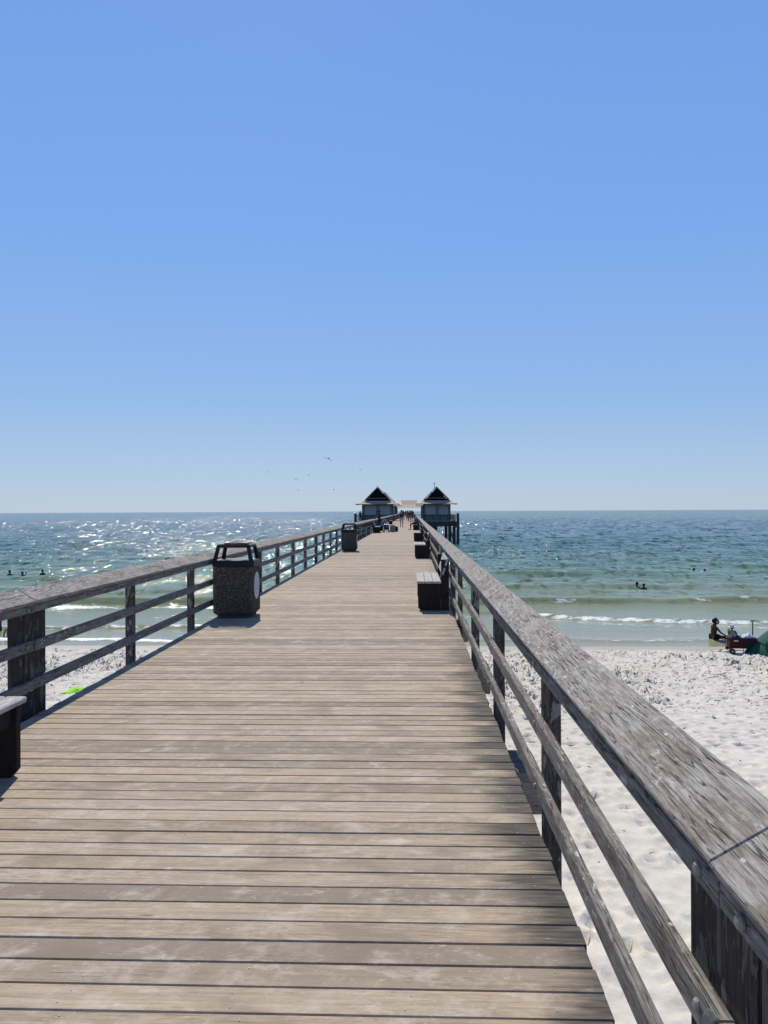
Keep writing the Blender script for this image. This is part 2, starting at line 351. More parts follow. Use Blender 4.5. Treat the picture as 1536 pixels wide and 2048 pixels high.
# value noise in numpy
def vnoise(x, y, seed):
    g = np.random.default_rng(seed).random((256, 256)); xi = np.floor(x).astype(int); yi = np.floor(y).astype(int)
    fx = x-xi; fy = y-yi; fx = fx*fx*(3-2*fx); fy = fy*fy*(3-2*fy)
    a = g[xi & 255, yi & 255]; b = g[(xi+1) & 255, yi & 255]; c = g[xi & 255, (yi+1) & 255]; d = g[(xi+1) & 255, (yi+1) & 255]
    return a*(1-fx)*(1-fy)+b*fx*(1-fy)+c*(1-fx)*fy+d*fx*fy
def fbm(x, y, seed, oct=4): 
    r = 0; a = 0.5
    for k in range(oct): r = r+a*vnoise(x*2**k+17.3*k, y*2**k+5.1*k, seed+k); a *= 0.5
    return r
def smooth(v, a, b): t = np.clip((v-a)/(b-a), 0, 1); return t*t*(3-2*t)
def grid_obj(name, xs, ys, Z, mat, attr=None):
    nx, ny = len(xs), len(ys); X, Y = np.meshgrid(xs, ys)
    co_ = np.stack([X, Y, Z], -1).reshape(-1, 3).astype(np.float32)
    i = (np.arange(ny-1)[:, None]*nx+np.arange(nx-1)[None]).ravel()
    q = np.stack([i, i+1, i+nx+1, i+nx], 1).astype(np.int32)
    me = bpy.data.meshes.new(name); me.vertices.add(nx*ny); me.vertices.foreach_set('co', co_.ravel())
    me.loops.add(q.size); me.loops.foreach_set('vertex_index', q.ravel()); me.polygons.add(len(q))
    me.polygons.foreach_set('loop_start', np.arange(0, q.size, 4, dtype=np.int32)); me.polygons.foreach_set('loop_total', np.full(len(q), 4, np.int32))
    me.polygons.foreach_set('use_smooth', np.ones(len(q), bool)); me.update(calc_edges=True)
    if attr is not None:
        a = me.attributes.new('foam', 'FLOAT', 'POINT'); a.data.foreach_set('value', attr.astype(np.float32).ravel())
    return obj(name, me, mat, kind='structure')

# ------------------------------------------------------------------ sea
SEA = -3.9
def grow(start, step, k, lim):
    r = []; v = start; s = step
    while v < lim: s *= k; v += s; r.append(v)
    return r
yc = [28.5]
while yc[-1] < 60: yc.append(yc[-1]+0.16+0.0045*(yc[-1]-28))
while yc[-1] < 620: yc.append(yc[-1]+0.0058*yc[-1])
ys = np.array(yc+grow(yc[-1], 4.0, 1.18, 30000))
xp = list(np.arange(0.16, 36, 0.32))
while xp[-1] < 330: xp.append(xp[-1]+0.32+0.012*(xp[-1]-36))
xp += grow(xp[-1], 4.0, 1.3, 30000)
xs = np.array([-v for v in xp[::-1]]+xp)
X, Y = np.meshgrid(xs, ys); Z = np.zeros_like(X)
SP = np.maximum(np.gradient(xs)[None, :], 0.8*np.gradient(ys)[:, None])
fade = smooth(Y, 33, 62)
wr = np.random.default_rng(3)
for k in range(26):
    lam = 1.1+8.0*(k/25)**1.6; ang = wr.normal(0, 0.45); kx = math.sin(ang)*6.283/lam; ky = math.cos(ang)*6.283/lam
    amp = (0.0085 if lam < 3 else 0.0052)*lam*(0.2+1.5*fbm(X*0.09+k*3, Y*0.09, 40+k, 2))*smooth(lam/SP, 2.6, 4.2)
    ph = kx*X+ky*Y+wr.random()*6.28+3.0*fbm(X*0.16, Y*0.16, 60+k, 2)
    Z += amp*(np.sin(ph)+0.4*np.sin(2*ph+1.3))
Z *= fade
def ridge(y0, h, wf, wb): 
    d = Y-y0; return h*np.where(d < 0, np.exp(-(d/wf)**2), np.exp(-(d/wb)**2))
lim = 1-smooth(np.abs(X), 50, 62)
yA = 46.2+1.1*(fbm(X*0.07, X*0+3, 11, 2)-0.4)*2
envA = 0.35+0.65*smooth(fbm(X*0.06+9, X*0, 12, 2), 0.25, 0.5)
Z += ridge(yA, 0.42, 0.55, 1.7)*envA*lim + ridge(yA+8.5+1.5*np.sin(X*0.1), 0.20, 0.9, 2.2)*lim + ridge(yA+19+2*np.sin(X*0.07+1), 0.2, 1.2, 2.6)*lim
yB = np.where(X > 0, 40.7-0.29*(X-6.5)*0.95, 37.6+0.06*X)+1.0*(fbm(X*0.16, X*0, 15, 3)-0.45)*2
yB = np.where(X > 0, np.maximum(yB, 36.6), yB)
Z += ridge(yB, 0.16, 0.25, 0.9)*lim
yC = 32.9+0.9*(fbm(X*0.22, X*0+5, 21, 3)-0.45)*2
Z += ridge(yC, 0.05, 0.2, 0.7)*lim
def band(y0, lo, hi): d = Y-y0; return np.clip(1-np.where(d < 0, -d/lo, d/hi), 0, 1)
right = smooth(X, 0, 2); left = 1-right
pa = np.maximum(smooth(fbm(X*0.33+4, X*0+1, 31, 3), 0.50, 0.60), np.exp(-((X-17.0)/1.1)**2)+np.exp(-((X-19.6)/0.8)**2))
foam = 0.62*band(yA-0.3, 0.7, 0.6)*pa*right
foam = np.maximum(foam, left*(0.95*band(yA-1.5, 1.8, 1.4)*(0.55+0.45*smooth(fbm(X*0.2, Y*0.2, 36, 2), 0.3, 0.55)) + 0.62*band(yA+1.2, 0.5, 0.5)))
foam = np.maximum(foam, right*0.78*band(yB-0.2, 0.6, 0.6)*smooth(X, 2.5, 6))
foam = np.maximum(foam, right*0.48*band(yB-1.4, 1.2, 1.0))
foam = np.maximum(foam, left*0.55*band(yB, 1.0, 1.2))
foam = np.maximum(foam, (0.50*right+0.9*left)*band(yC, 0.55, 0.7))
foam = np.maximum(foam, 0.55*band(31.6, 0.3, 0.4))
foam = np.maximum(foam, left*0.40*smooth(fbm(X*0.4, Y*0.6, 77, 3), 0.5, 0.62)*smooth(Y, 32, 34)*(1-smooth(Y, 42, 50)))
foam *= lim
sea = grid_obj('sea', xs, ys, Z+SEA, 'sea', foam)
sea['label'] = 'green to blue sea with small breakers'; 

# ------------------------------------------------------------------ sand
xf = list(np.arange(-23, 23.01, 0.06)); xp = grow(23, 0.1, 1.3, 900)
xs = np.array([-v for v in xp[::-1]]+xf+xp)
yf = list(np.arange(0.5, 17, 0.08))+list(np.arange(17, 32.5, 0.048)); yb = grow(0, 0.1, 1.3, 60)
ys = np.array([0.5-v for v in yb[::-1]]+yf+list(np.arange(32.7, 48, 0.6)))
X, Y = np.meshgrid(xs, ys)
Z = SEA+np.where(Y > 24, (31.7-Y)*0.030, 7.7*0.030+(24-Y)*0.014)+0.10*(fbm(X*0.25, Y*0.25, 5, 3)-0.45)*(1-smooth(Y, 29, 31.5))
rough = (1-smooth(Y, 29.6, 31.0))
Z += rough*0.09*(fbm(X*1.9, Y*2.3, 8, 3)-0.45)+rough*0.05*(fbm(X*4.5, Y*5.5, 9, 2)-0.38)
ND = 34000
px = rng.uniform(-22.5, 22.5, ND); py = np.where(rng.random(ND) < 0.42, rng.uniform(1, 30.6, ND), rng.triangular(17, 27, 30.9, ND))
dens = fbm(px*0.22, py*0.22, 91, 3)
for k in range(ND):
    if -3 < px[k] < 0.4: continue
    tram = (py[k] > 19)*1.0
    if dens[k] < 0.34 and random.random() < 0.5: continue
    a = random.uniform(0.10, 0.19)*(1.0-0.36*tram); b = a*random.uniform(0.5, 0.85); th = random.gauss(1.57, 0.8) if random.random() < .7 else random.uniform(0, 3.14)
    dep = random.uniform(0.022, 0.064)+tram*random.uniform(0.0, 0.11)*(dens[k] > 0.38)
    i0, i1 = np.searchsorted(xs, (px[k]-0.4, px[k]+0.4)); j0, j1 = np.searchsorted(ys, (py[k]-0.4, py[k]+0.4))
    dx = xs[None, i0:i1]-px[k]; dy = ys[j0:j1, None]-py[k]
    u = (dx*math.cos(th)+dy*math.sin(th))/a; v = (-dx*math.sin(th)+dy*math.cos(th))/b; r = np.sqrt(u*u+v*v)
    Z[j0:j1, i0:i1] += dep*(-np.clip(1-r*r, 0, 1)**1.3+0.42*np.exp(-((r-1.2)/0.28)**2))
sandZ = Z
def ground(x, y):
    j = min(max(np.searchsorted(ys, y), 1), len(ys)-1); i = min(max(np.searchsorted(xs, x), 1), len(xs)-1)
    return float(sandZ[j-1:j+1, i-1:i+1].mean())
beach = grid_obj('beach_sand', xs, ys, Z, 'sand')
bx = MB()
for k in range(170):
    x = random.uniform(0.8, 9) if k < 110 else random.uniform(3, 16); y = random.uniform(2.2, 14) if k < 110 else random.uniform(8, 29)
    a = random.uniform(0, 3.14); l = random.uniform(0.008, 0.022)*(1 if k < 110 else 2.2); z = ground(x, y)+0.006
    bx.tube((x-l*math.cos(a), y-l*math.sin(a), z), (x+l*math.cos(a), y+l*math.sin(a), z+random.uniform(0, .012)), 0.006, 0.003, 5)
for k in range(900):
    x = random.gauss(9.5, 3.2) if k < 620 else random.uniform(-17, -5); y = random.gauss(24.5, 2.6) if k < 620 else random.uniform(19, 30.5)
    if y > 30.6 or y < 16: continue
    a = random.gauss(0, .7); l = random.uniform(0.02, 0.075); z = ground(x, y)+0.008
    bx.tube((x-l*math.cos(a), y-l*math.sin(a), z), (x+l*math.cos(a), y+l*math.sin(a), z+random.uniform(0, .03)), random.uniform(.006, .014), 0.004, 5)
tag(obj('seaweed_scrap', bx.mesh('seaweed_scrap'), 'hair_brown', kind='stuff'), 'dark scraps of seaweed and shell strewn over pale sand', 'seaweed')

# ------------------------------------------------------------------ pier
DL, DR = -3.10, 0.655
pier = thing('pier', 'long timber plank pier running from the beach out to sea', 'pier', (0, 0, 0))
XM = (DL+DR)/2; HWD = (DR-DL)/2
plank_meshes = []
for k in range(6):
    plank_meshes.append(box_mesh('plank', -HWD, HWD, -(PITCH-0.0085+0.0015*(k % 3))/2, (PITCH-0.0085+0.0015*(k % 3))/2, -0.04, 0, 0.0035))
Y0 = math.ceil((-0.6+100)/PITCH)*PITCH-100
for k in range(300):
    o = obj('plank', plank_meshes[random.randrange(6)], 'deck', pier, (XM+random.gauss(0, 0.004), Y0+(k+0.5)*PITCH, random.uniform(-0.0022, 0.0005)))
    o.rotation_euler = (random.gauss(0, 0.007), 0, random.gauss(0, 0.0006))
mb = MB(); y = Y0+300*PITCH; PEND = 292.0
while y < PEND:
    mb.box(DL+random.gauss(0, .004), DR+random.gauss(0, .004), y+0.003, y+PITCH-0.003, -0.04, random.uniform(-0.002, 0)); y += PITCH
obj('decking', mb.mesh('decking'), 'deck', pier, kind='stuff')
mb = MB()
for k in range(120):
    yy = Y0+(k+0.5)*PITCH
    for xj in (-2.95, -2.37, -1.78, -1.19, -0.60, 0.0, 0.52):
        for s in (-0.036, 0.036):
            if random.random() < 0.8:
                qx = xj+0.03*math.sin(k*1.7)+random.gauss(0, .012); qy = yy+s+random.gauss(0, .004)
                mb.tube((qx, qy, -0.003), (qx, qy, 0.0007), 0.0034, 0.0030, 6)
obj('screw', mb.mesh('screw'), 'screw_steel', pier, kind='stuff')
for xj in (-2.95, -1.78, -0.60, 0.52):
    obj('stringer', box_mesh('stringer', xj-0.04, xj+0.04, -1, PEND, -0.30, -0.044, 0), 'pile_wood', pier)
cap_me = box_mesh('pile_cap', DL-0.31, DR+0.31, -0.28, 0.28, -0.62, -0.305, 0.01)
cap_me2 = MB().tube((0, 0, -0.6), (0, 0, -6.5), 0.17, 0.19, 14).mesh('pile')
k = 0; y = 2.28
while y < PEND:
    obj('pile_cap', cap_me, 'beam_wood', pier, (0, y, 0))
    for xj in (-2.7, 0.25): obj('pile', cap_me2, 'pile_wood', pier, (xj, y, 0))
    y += 3.8*(1 if y < 80 else 2); k += 1

# ------------------------------------------------------------------ railings
CZ = 0.92; CW = 0.167; CRISE = 0.098
def bolt_mesh(r, h):
    m = MB(); n = 12; vs = []; prof = [(0, r), (h*0.45, r), (h*0.9, r*0.72), (h, 0.001)]
    for hx, rr in prof:
        for i in range(n): t = 6.2832*i/n; vs.append((hx, rr*math.cos(t), rr*math.sin(t)))
    fs = [tuple(range(n))]
    for j in range(3): fs += [(j*n+i, (j+1)*n+i, (j+1)*n+(i+1) % n, j*n+(i+1) % n) for i in range(n)]
    return m.add(vs, fs).mesh('bolt')
def railing(name, label, xin, s, panel0, y0, yend, span):
    # s=+1: outside lies towards +x
    r = thing(name, label, 'railing', (0, 0, 0))
    def bxm(nm, a, b, y0, y1, z0, z1, bv=0.004): return box_mesh(nm, min(xin+s*a, xin+s*b), max(xin+s*a, xin+s*b), y0, y1, z0, z1, bv)
    L = 2*span
    def cap(nm, ya, yb):
        t = 0.038; n = Vector((-s*CRISE, 0, CW)).normalized(); m = MB()
        a = Vector((xin, 0, CZ)); b = Vector((xin+s*CW, 0, CZ+CRISE)); c = b-n*t; d = a-n*t
        vs = [(p.x, yy, p.z) for yy in (ya, yb) for p in (a, b, c, d)]
        m.add(vs, [(0, 1, 2, 3)[::-1], (4, 5, 6, 7), (0, 4, 5, 1)[::-1], (1, 5, 6, 2)[::-1], (2, 6, 7, 3)[::-1], (3, 7, 4, 0)[::-1]])
        me = m.mesh(nm, 0.004); bm = bmesh.new(); bm.from_mesh(me); bmesh.ops.recalc_face_normals(bm, faces=bm.faces[:]); bm.to_mesh(me); bm.free(); return me
    NEAR = 74.0
    capm = cap('cap_board', 0.0006, L-0.0006)
    rails = [bxm('rail', 0.021, 0.059, 0.001, L-0.001, z0, z1) for z0, z1 in ((0.836, 0.868), (0.50, 0.588), (0.175, 0.262))]
    fas = bxm('rail', 0.023, 0.059, 0.001, L-0.001, 0.826, 0.885, .002)
    rails[0] = fas
    y = panel0-L if panel0-L > y0-L else panel0
    while y < NEAR:
        z = random.uniform(-.003, .003)
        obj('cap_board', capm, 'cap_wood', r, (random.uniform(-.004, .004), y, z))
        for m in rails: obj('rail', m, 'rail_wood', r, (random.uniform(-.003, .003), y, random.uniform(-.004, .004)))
        y += L
    ye = y
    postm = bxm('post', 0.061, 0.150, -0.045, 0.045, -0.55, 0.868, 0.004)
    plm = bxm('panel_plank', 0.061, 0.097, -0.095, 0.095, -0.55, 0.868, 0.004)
    bm1 = bolt_mesh(0.017, 0.012); disc = bolt_mesh(0.042, 0.012)
    # posts and board panels
    y = panel0-4*span; k = 0
    far = MB()
    while y < yend:
        ispan = (k % 4 == 0)
        if y < y0: y += span; k += 1; continue
        if y < NEAR:
            if ispan:
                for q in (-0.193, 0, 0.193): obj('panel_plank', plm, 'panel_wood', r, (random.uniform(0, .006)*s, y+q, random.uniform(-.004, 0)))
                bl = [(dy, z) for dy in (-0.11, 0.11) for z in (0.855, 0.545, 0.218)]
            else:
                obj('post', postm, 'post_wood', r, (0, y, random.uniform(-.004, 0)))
                bl = [(0.0, z) for z in (0.855, 0.545, 0.218)]
            if y < 36:
                for dy, z in bl:
                    b = obj('bolt', bm1, 'bolt', r, (xin+s*0.0225, y+dy+random.gauss(0, .006), z)); b.rotation_euler = (0, 0, math.pi if s > 0 else 0)
                if ispan:
                    b = obj('disc', disc, 'disc', r, (xin+s*0.0215, y+0.03, 0.545)); b.rotation_euler = (0, 0, math.pi if s > 0 else 0)
        else:
            a, b = xin+s*0.061, xin+s*(0.097 if ispan else 0.15); hw = 0.29 if ispan else 0.045
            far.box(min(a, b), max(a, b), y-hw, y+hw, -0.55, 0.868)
        y += span; k += 1
    y = ye
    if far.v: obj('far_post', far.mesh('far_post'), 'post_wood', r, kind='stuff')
    f2 = MB()
    for z0, z1 in ((0.826, 0.885), (0.50, 0.588), (0.175, 0.262)):
        a, b = xin+s*0.021, xin+s*0.059; f2.box(min(a, b), max(a, b), ye+.002, yend, z0, z1)
    obj('far_rail', f2.mesh('far_rail'), 'rail_wood', r, kind='stuff')
    obj('far_cap_board', cap('far_cap_board', ye+0.002, yend), 'cap_wood', r)
    return r
XR, XL = 0.617, -3.15
railing('railing', 'sunlit weathered timber railing with sloping grey top board, beside open beach where people sit', XR, 1, 1.64, 0.0, PEND, 2.42)
railing('railing', 'shaded dark timber railing that both trash cans stand against', XL, -1, 6.35, 0.0, PEND, 2.43)

# ------------------------------------------------------------------ trash cans
def octo(hw, c): return [(-hw+c, -hw), (hw-c, -hw), (hw, -hw+c), (hw, hw-c), (hw-c, hw), (-hw+c, hw), (-hw, hw-c), (-hw, -hw+c)]
def trash_can(label, x, y):
    t = thing('trash_can', label, 'trash can', (x, y, 0), 0, 'trash cans on the pier')
    m = MB(); m.prism(octo(0.265, 0.05), 0.003, 0.04); m.prism(octo(0.275, 0.05), 0.04, 0.085, octo(0.317, 0.045)); m.prism(octo(0.317, 0.045), 0.085, 0.80)
    obj('bin_body', m.mesh('bin_body', 0.004), 'aggregate', t)
    m = MB(); m.prism(octo(0.332, 0.06), 0.802, 0.902, octo(0.326, 0.06))
    lid = obj('lid', m.mesh('lid', 0.008), 'lid_black', t)
    m = MB(); lo, hi, zt = 0.285, 0.235, 1.115
    for sx in (-1, 1):
        for sy in (-1, 1):
            m.tube((sx*lo, sy*lo*0.98, 0.90), (sx*hi, sy*hi, zt), 0.038, 0.034, 6)
    obj('lid_strut', m.mesh('lid_strut'), 'lid_black', lid)
    m = MB()
    for a, b in (((-1, -1), (1, -1)), ((1, -1), (1, 1)), ((1, 1), (-1, 1)), ((-1, 1), (-1, -1))):
        m.tube((a[0]*hi, a[1]*hi, zt+.01), (b[0]*hi, b[1]*hi, zt+.01), 0.030, 0.030, 6)
    obj('top_frame', m.mesh('top_frame'), 'lid_black', lid)
    for sx in (-0.13, 0.14):
        obj('ash_tray', MB().hexa([(sx-0.05, -0.10, zt+0.052), (sx+0.05, -0.10, zt+0.052), (sx+0.05, 0.12, zt+0.06), (sx-0.05, 0.12, zt+0.06)], 0.02).mesh('ash_tray', 0.004), 'lid_black', lid)
    n = 28
    def ell(rx, rz, xx): return [(xx, rx*math.cos(6.2832*i/n), 0.49+rz*math.sin(6.2832*i/n)) for i in range(n)]
    def plate(rx, rz, x0, x1, mat):
        m = MB(); a = ell(rx, rz, x0); b = ell(rx, rz, x1)
        m.add(a+b, [tuple(range(n))[::-1], tuple(range(n, 2*n))]+[(i, (i+1) % n, n+(i+1) % n, n+i) for i in range(n)])
        return m.mesh('sticker')
    st = obj('sticker', plate(0.20, 0.215, 0.317, 0.320, 'sticker'), 'sticker', t)
    # faint ring emblem printed on the sticker
    m = MB(); k = 28
    for r0, r1 in ((0.125, 0.14), (0.06, 0.075)):
        a = [(0.3215, r0*math.cos(6.2832*i/k), 0.49+r0*math.sin(6.2832*i/k)) for i in range(k)]; b = [(0.3215, r1*math.cos(6.2832*i/k), 0.49+r1*math.sin(6.2832*i/k)) for i in range(k)]
        m.add(a+b, [(i, (i+1) % k, k+(i+1) % k, k+i) for i in range(k)])
    m.box(0.3205, 0.322, -0.025, 0.025, 0.64, 0.67); m.box(0.3205, 0.322, -0.015, 0.02, 0.30, 0.32)
    obj('emblem', m.mesh('emblem'), 'sticker_ink', st)
    return t
trash_can('speckled concrete trash can with pale oval sticker, nearer the beach of the two', -2.80, 12.21)
trash_can('grey concrete trash can with black lid, farther out to sea of the two', -2.62, 32.15)

# ------------------------------------------------------------------ benches
def make_bench(label, x, y, s, rz=0):
    # s=+1: back towards +x; near end at y
    t = thing('bench', label, 'bench', (x, y, 0), 0, 'benches along the pier railings')
    L = 1.88
    def B(a, b, y0, y1, z0, z1, bv=.005): return box_mesh('bench_part', min(s*a, s*b), max(s*a, s*b), y0, y1, z0, z1, bv)
    for k in range(3): obj('seat_slat', B(0.0+k*0.137, 0.132+k*0.137, -0.02, L, 0.452, 0.49, .008), 'bench_wood', t)
    for yy in (0.06, L-0.10):
        m = MB(); y1 = yy+0.05
        pr = [(0.06, 0.002), (0.40, 0.002), (0.40, 0.45), (0.02, 0.45), (0.02, 0.05)]
        vs = [(s*a, q, z) for q in (yy, y1) for a, z in pr]; n = 5
        fs = [tuple(range(n)), tuple(range(n, 2*n))[::-1]]+[(i, n+i, n+(i+1) % n, (i+1) % n) for i in range(n)]
        me = m.add(vs, fs).mesh('end_panel'); bm = bmesh.new(); bm.from_mesh(me); bmesh.ops.recalc_face_normals(bm, faces=bm.faces[:]); bm.to_mesh(me); bm.free()
        obj('end_panel', me, 'end_wood', t)
    obj('end_board', B(0.408, 0.535, 0.06, 0.11, 0.002, 0.845, .004), 'end_wood', t); obj('end_board', B(0.408, 0.535, L-0.10, L-0.05, 0.002, 0.845, .004), 'end_wood', t)
    obj('apron', B(0.05, 0.085, 0.112, L-0.105, 0.33, 0.45), 'end_wood', t)
    bk = bpy.data.objects.new('backrest', None); col.objects.link(bk); bk.parent = t
    def slat(a0, z0, a1, z1, ya, yb, th, mat):
        n = Vector((-(z1-z0), 0, (a1-a0))).normalized()*th
        pts = [(a0, z0), (a1, z1), (a1-n.x, z1-n.z), (a0-n.x, z0-n.z)]
        vs = [(s*a, q, z) for q in (ya, yb) for a, z in pts]
        me = MB().add(vs, [(0, 1, 2, 3), (7, 6, 5, 4), (0, 4, 5, 1), (1, 5, 6, 2), (2, 6, 7, 3), (3, 7, 4, 0)]).mesh('slat', .004)
        bm = bmesh.new(); bm.from_mesh(me); bmesh.ops.recalc_face_normals(bm, faces=bm.faces[:]); bm.to_mesh(me); bm.free(); return me
    fa = lambda u: 0.415+0.085*u; fz = lambda u: 0.60+0.27*u
    for u0, u1 in ((0.0, 0.44), (0.56, 1.0)): obj('back_slat', slat(fa(u0), fz(u0), fa(u1), fz(u1), 0.0, L, 0.03, 0), 'bench_wood', bk)
    for yy in (0.14, L-0.20): obj('back_batten', slat(0.435, 0.40, 0.533, 0.87, yy, yy+0.06, 0.03, 0), 'bench_wood', bk)
    return t
make_bench('grey slatted wooden bench with backrest, nearest the beach along the sunlit railing', 0.075, 12.82, 1)
make_bench('slatted wooden bench with dark end panel, second from the beach along the sunlit railing', 0.075, 27.0, 1)
make_bench('slatted wooden bench with dark end panel, third from the beach along the sunlit railing', 0.075, 42.1, 1)
make_bench('slatted wooden bench that the hatted person in grey sits on', 0.075, 66.8, 1)
make_bench('slatted wooden bench along the sunlit railing just beyond the hatted sitter', 0.075, 84.0, 1)
make_bench('pale wooden bench seat with rounded corner against the shaded railing by the beach end', -2.46, 2.95, -1)
make_bench('slatted wooden bench beside the person in navy leaning on the shaded railing', -2.46, 58.6, -1)
make_bench('slatted wooden bench with the bent-over person in light blue', -2.46, 64.5, -1)
make_bench('slatted wooden bench against the shaded railing beyond the blue-clad sitter', -2.46, 80.5, -1)
make_bench('slatted wooden bench against the shaded railing closest to the huts', -2.46, 96.0, -1)

# ------------------------------------------------------------------ pavilions
def pavilion(label, cx, y, w, e):
    t = thing('hut', label, 'hut', (cx, y, 0), 0, 'huts on the pier'); D = 5.5; hw = w/2; he = e/2; o = (e-w)/2*0.95
    obj('wall', box_mesh('wall', -hw, hw, 0, D, 0.003, 2.80, 0), 'wall_grey', t)
    for k, (a, b) in enumerate(((-0.84, -0.10), (0.16, 0.86))):
        p = obj('shutter', box_mesh('shutter', a*hw, b*hw, -0.05, -0.003, 0.95, 2.60, .01), 'shutter', t)
        obj('sill', box_mesh('sill', a*hw-.06, b*hw+.06, -0.11, -0.053, 0.86, 0.94, .01), 'trim_green', p)
    for sx in (-1, 1): obj('corner_board', box_mesh('corner_board', sx*hw-0.11, sx*hw+0.11, -0.07, 0.15, 0.003, 2.78, 0), 'trim_green', t)
    obj('fascia', MB().box(-he, he, -o, -o+0.06, 2.80, 2.93).box(-he, -he+0.06, -o+.06, D+o, 2.80, 2.93).box(he-.06, he, -o+.06, D+o, 2.80, 2.93).mesh('fascia'), 'trim_green', t)
    gw = 1.95; gz = 3.85; yg = 1.5; yb_ = D-1.5
    rf = MB(); A = [(-he, -o, 2.93), (he, -o, 2.93), (he, D+o, 2.93), (-he, D+o, 2.93)]; B_ = [(-gw, yg, gz), (gw, yg, gz), (gw, yb_, gz), (-gw, yb_, gz)]
    # flared skirt: middle ring sags below the straight line
    C = [tuple((a[i]*0.5+b[i]*0.5)-(0.22 if i == 2 else 0) for i in range(3)) for a, b in zip(A, B_)]
    rf.add(A+C+B_, [(i, (i+1) % 4, 4+(i+1) % 4, 4+i) for i in range(4)]+[(4+i, 4+(i+1) % 4, 8+(i+1) % 4, 8+i) for i in range(4)]+[(3, 2, 1, 0)])
    roof = obj('roof', rf.mesh('roof'), 'roof', t)
    ap = 5.80; oh = 0.95
    for sx in (-1, 1):
        m = MB(); p = [(0, yg-oh, ap+.06), (sx*(gw+0.25), yg-oh, gz-0.20), (sx*(gw+0.25), yb_+oh, gz-0.20), (0, yb_+oh, ap+.06)]
        m.hexa(p if sx > 0 else p[::-1], -0.09 if sx > 0 else -0.09); obj('gable_roof', m.mesh('gable_roof'), 'roof', roof)
        m = MB(); m.hexa([(0, yg-oh-.02, ap+.10), (sx*(gw+.28), yg-oh-.02, gz-.20), (sx*(gw+.28), yg-oh-.02, gz-.29), (0, yg-oh-.02, ap+.01)], 0.05); obj('rake_board', m.mesh('rake_board'), 'rake', roof)
    m = MB(); n = 3
    for yy in (yg-0.70, yb_+.65): 
        m.add([(-gw+.05, yy, gz-0.65), (gw-.05, yy, gz-0.65), (0, yy, ap-.05), (-gw+.05, yy+.06, gz-.25), (gw-.05, yy+.06, gz-.25), (0, yy+.06, ap-.05)], [(0, 1, 2), (5, 4, 3), (0, 3, 4, 1), (1, 4, 5, 2), (2, 5, 3, 0)])
    obj('gable_wall', m.mesh('gable_wall'), 'gable_dark', roof)
    obj('gable_beam', box_mesh('gable_beam', -gw*0.8, gw*0.8, yg-0.80, yg-0.71, gz+0.02, gz+0.12, 0), 'wall_grey', roof)
    return t
hutR = pavilion('hut with dark gable, flared tan roof and a thin antenna on top', 4.30, 134.0, 4.55, 7.1)
obj('antenna', MB().tube((-0.35, 1.6, 5.55), (-0.35, 1.6, 6.55), 0.05, 0.04, 6).tube((-0.6, 1.6, 6.55), (-0.1, 1.6, 6.55), 0.035, 0.035, 6).mesh('antenna'), 'metal_dark', hutR)
hutL = pavilion('hut with dark gable, flared tan roof and a gull perched on its peak', -6.0, 134.0, 5.2, 7.6)
pavilion('farther hut half hidden behind the antenna hut', 4.40, 172.0, 4.55, 7.1)
pavilion('farther hut half hidden behind the hut with the perched gull', -6.1, 172.0, 5.2, 7.6)

def platform(label, xa, xb, ya, yb, inner):
    t = thing('platform', label, 'platform', (0, 0, 0)); m = MB(); x0, x1 = min(xa, xb), max(xa, xb)
    obj('platform_deck', box_mesh('platform_deck', x0, x1, ya, yb, -0.12, -0.002, 0), 'deck', t)
    obj('beam', MB().box(x0-0.1, x1+0.1, ya+0.05, ya+0.35, -1.0, -0.125).mesh('beam'), 'pile_wood', t); obj('beam', MB().box(x0-.1, x1+.1, yb-.4, yb-.1, -1.0, -.125).mesh('beam'), 'pile_wood', t)
    m = MB(); xo = xb; yy = ya+0.06
    for z0, z1 in ((0.93, 1.03), (0.60, 0.68), (0.28, 0.36)): 
        m.box(x0, x1, ya, ya+0.05, z0, z1); m.box(min(xo, xo-.05*(1 if xo > 0 else -1)), max(xo, xo-.05*(1 if xo > 0 else -1)), ya+.052, yb, z0, z1)
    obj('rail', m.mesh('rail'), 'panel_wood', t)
    n = 6
    for k in range(n):
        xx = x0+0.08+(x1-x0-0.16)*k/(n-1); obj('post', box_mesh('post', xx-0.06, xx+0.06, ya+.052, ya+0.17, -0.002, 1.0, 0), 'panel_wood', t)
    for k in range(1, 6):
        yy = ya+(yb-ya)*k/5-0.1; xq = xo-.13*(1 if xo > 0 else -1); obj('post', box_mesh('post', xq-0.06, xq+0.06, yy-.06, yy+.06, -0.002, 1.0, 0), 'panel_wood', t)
    sg = 1 if xb > 0 else -1
    for xx in (xb-sg*0.30, xb-sg*1.05, xb-sg*3.4):
        for yy in (ya+0.2, yb-0.4): obj('pile', MB().tube((xx, yy, -0.125), (xx, yy, -6.5), 0.27, 0.30, 12).mesh('pile'), 'pile_wood', t)
    obj('mooring_pile', MB().tube((xb+sg*0.3, ya-0.5, 1.25), (xb+sg*0.3, ya-0.5, -6.5), 0.24, 0.28, 12).mesh('mooring_pile'), 'pile_wood', t)
    obj('brace', MB().tube((xb-sg*1.0, ya+.2, -1.2), (xb-sg*0.3, ya+.2, -3.9), 0.10, 0.10, 8).mesh('brace'), 'pile_wood', t)
    m = MB(); P0 = Vector((xb-sg*4.4, ya+.1, -1.0)); pr = P0
    for k in range(1, 11):
        u = k/10; q = Vector((xb-sg*(4.4-1.9*u), ya+.1, -1.0-1.2*math.sin(math.pi*u)**0.7)); m.tube(pr, q, .05, .05, 6); pr = q
    obj('hose', m.mesh('hose'), 'metal_dark', t)
    return t
platform('railed timber platform on piles under the antenna hut', 0.85, 7.45, 131.2, 146.0, 1)
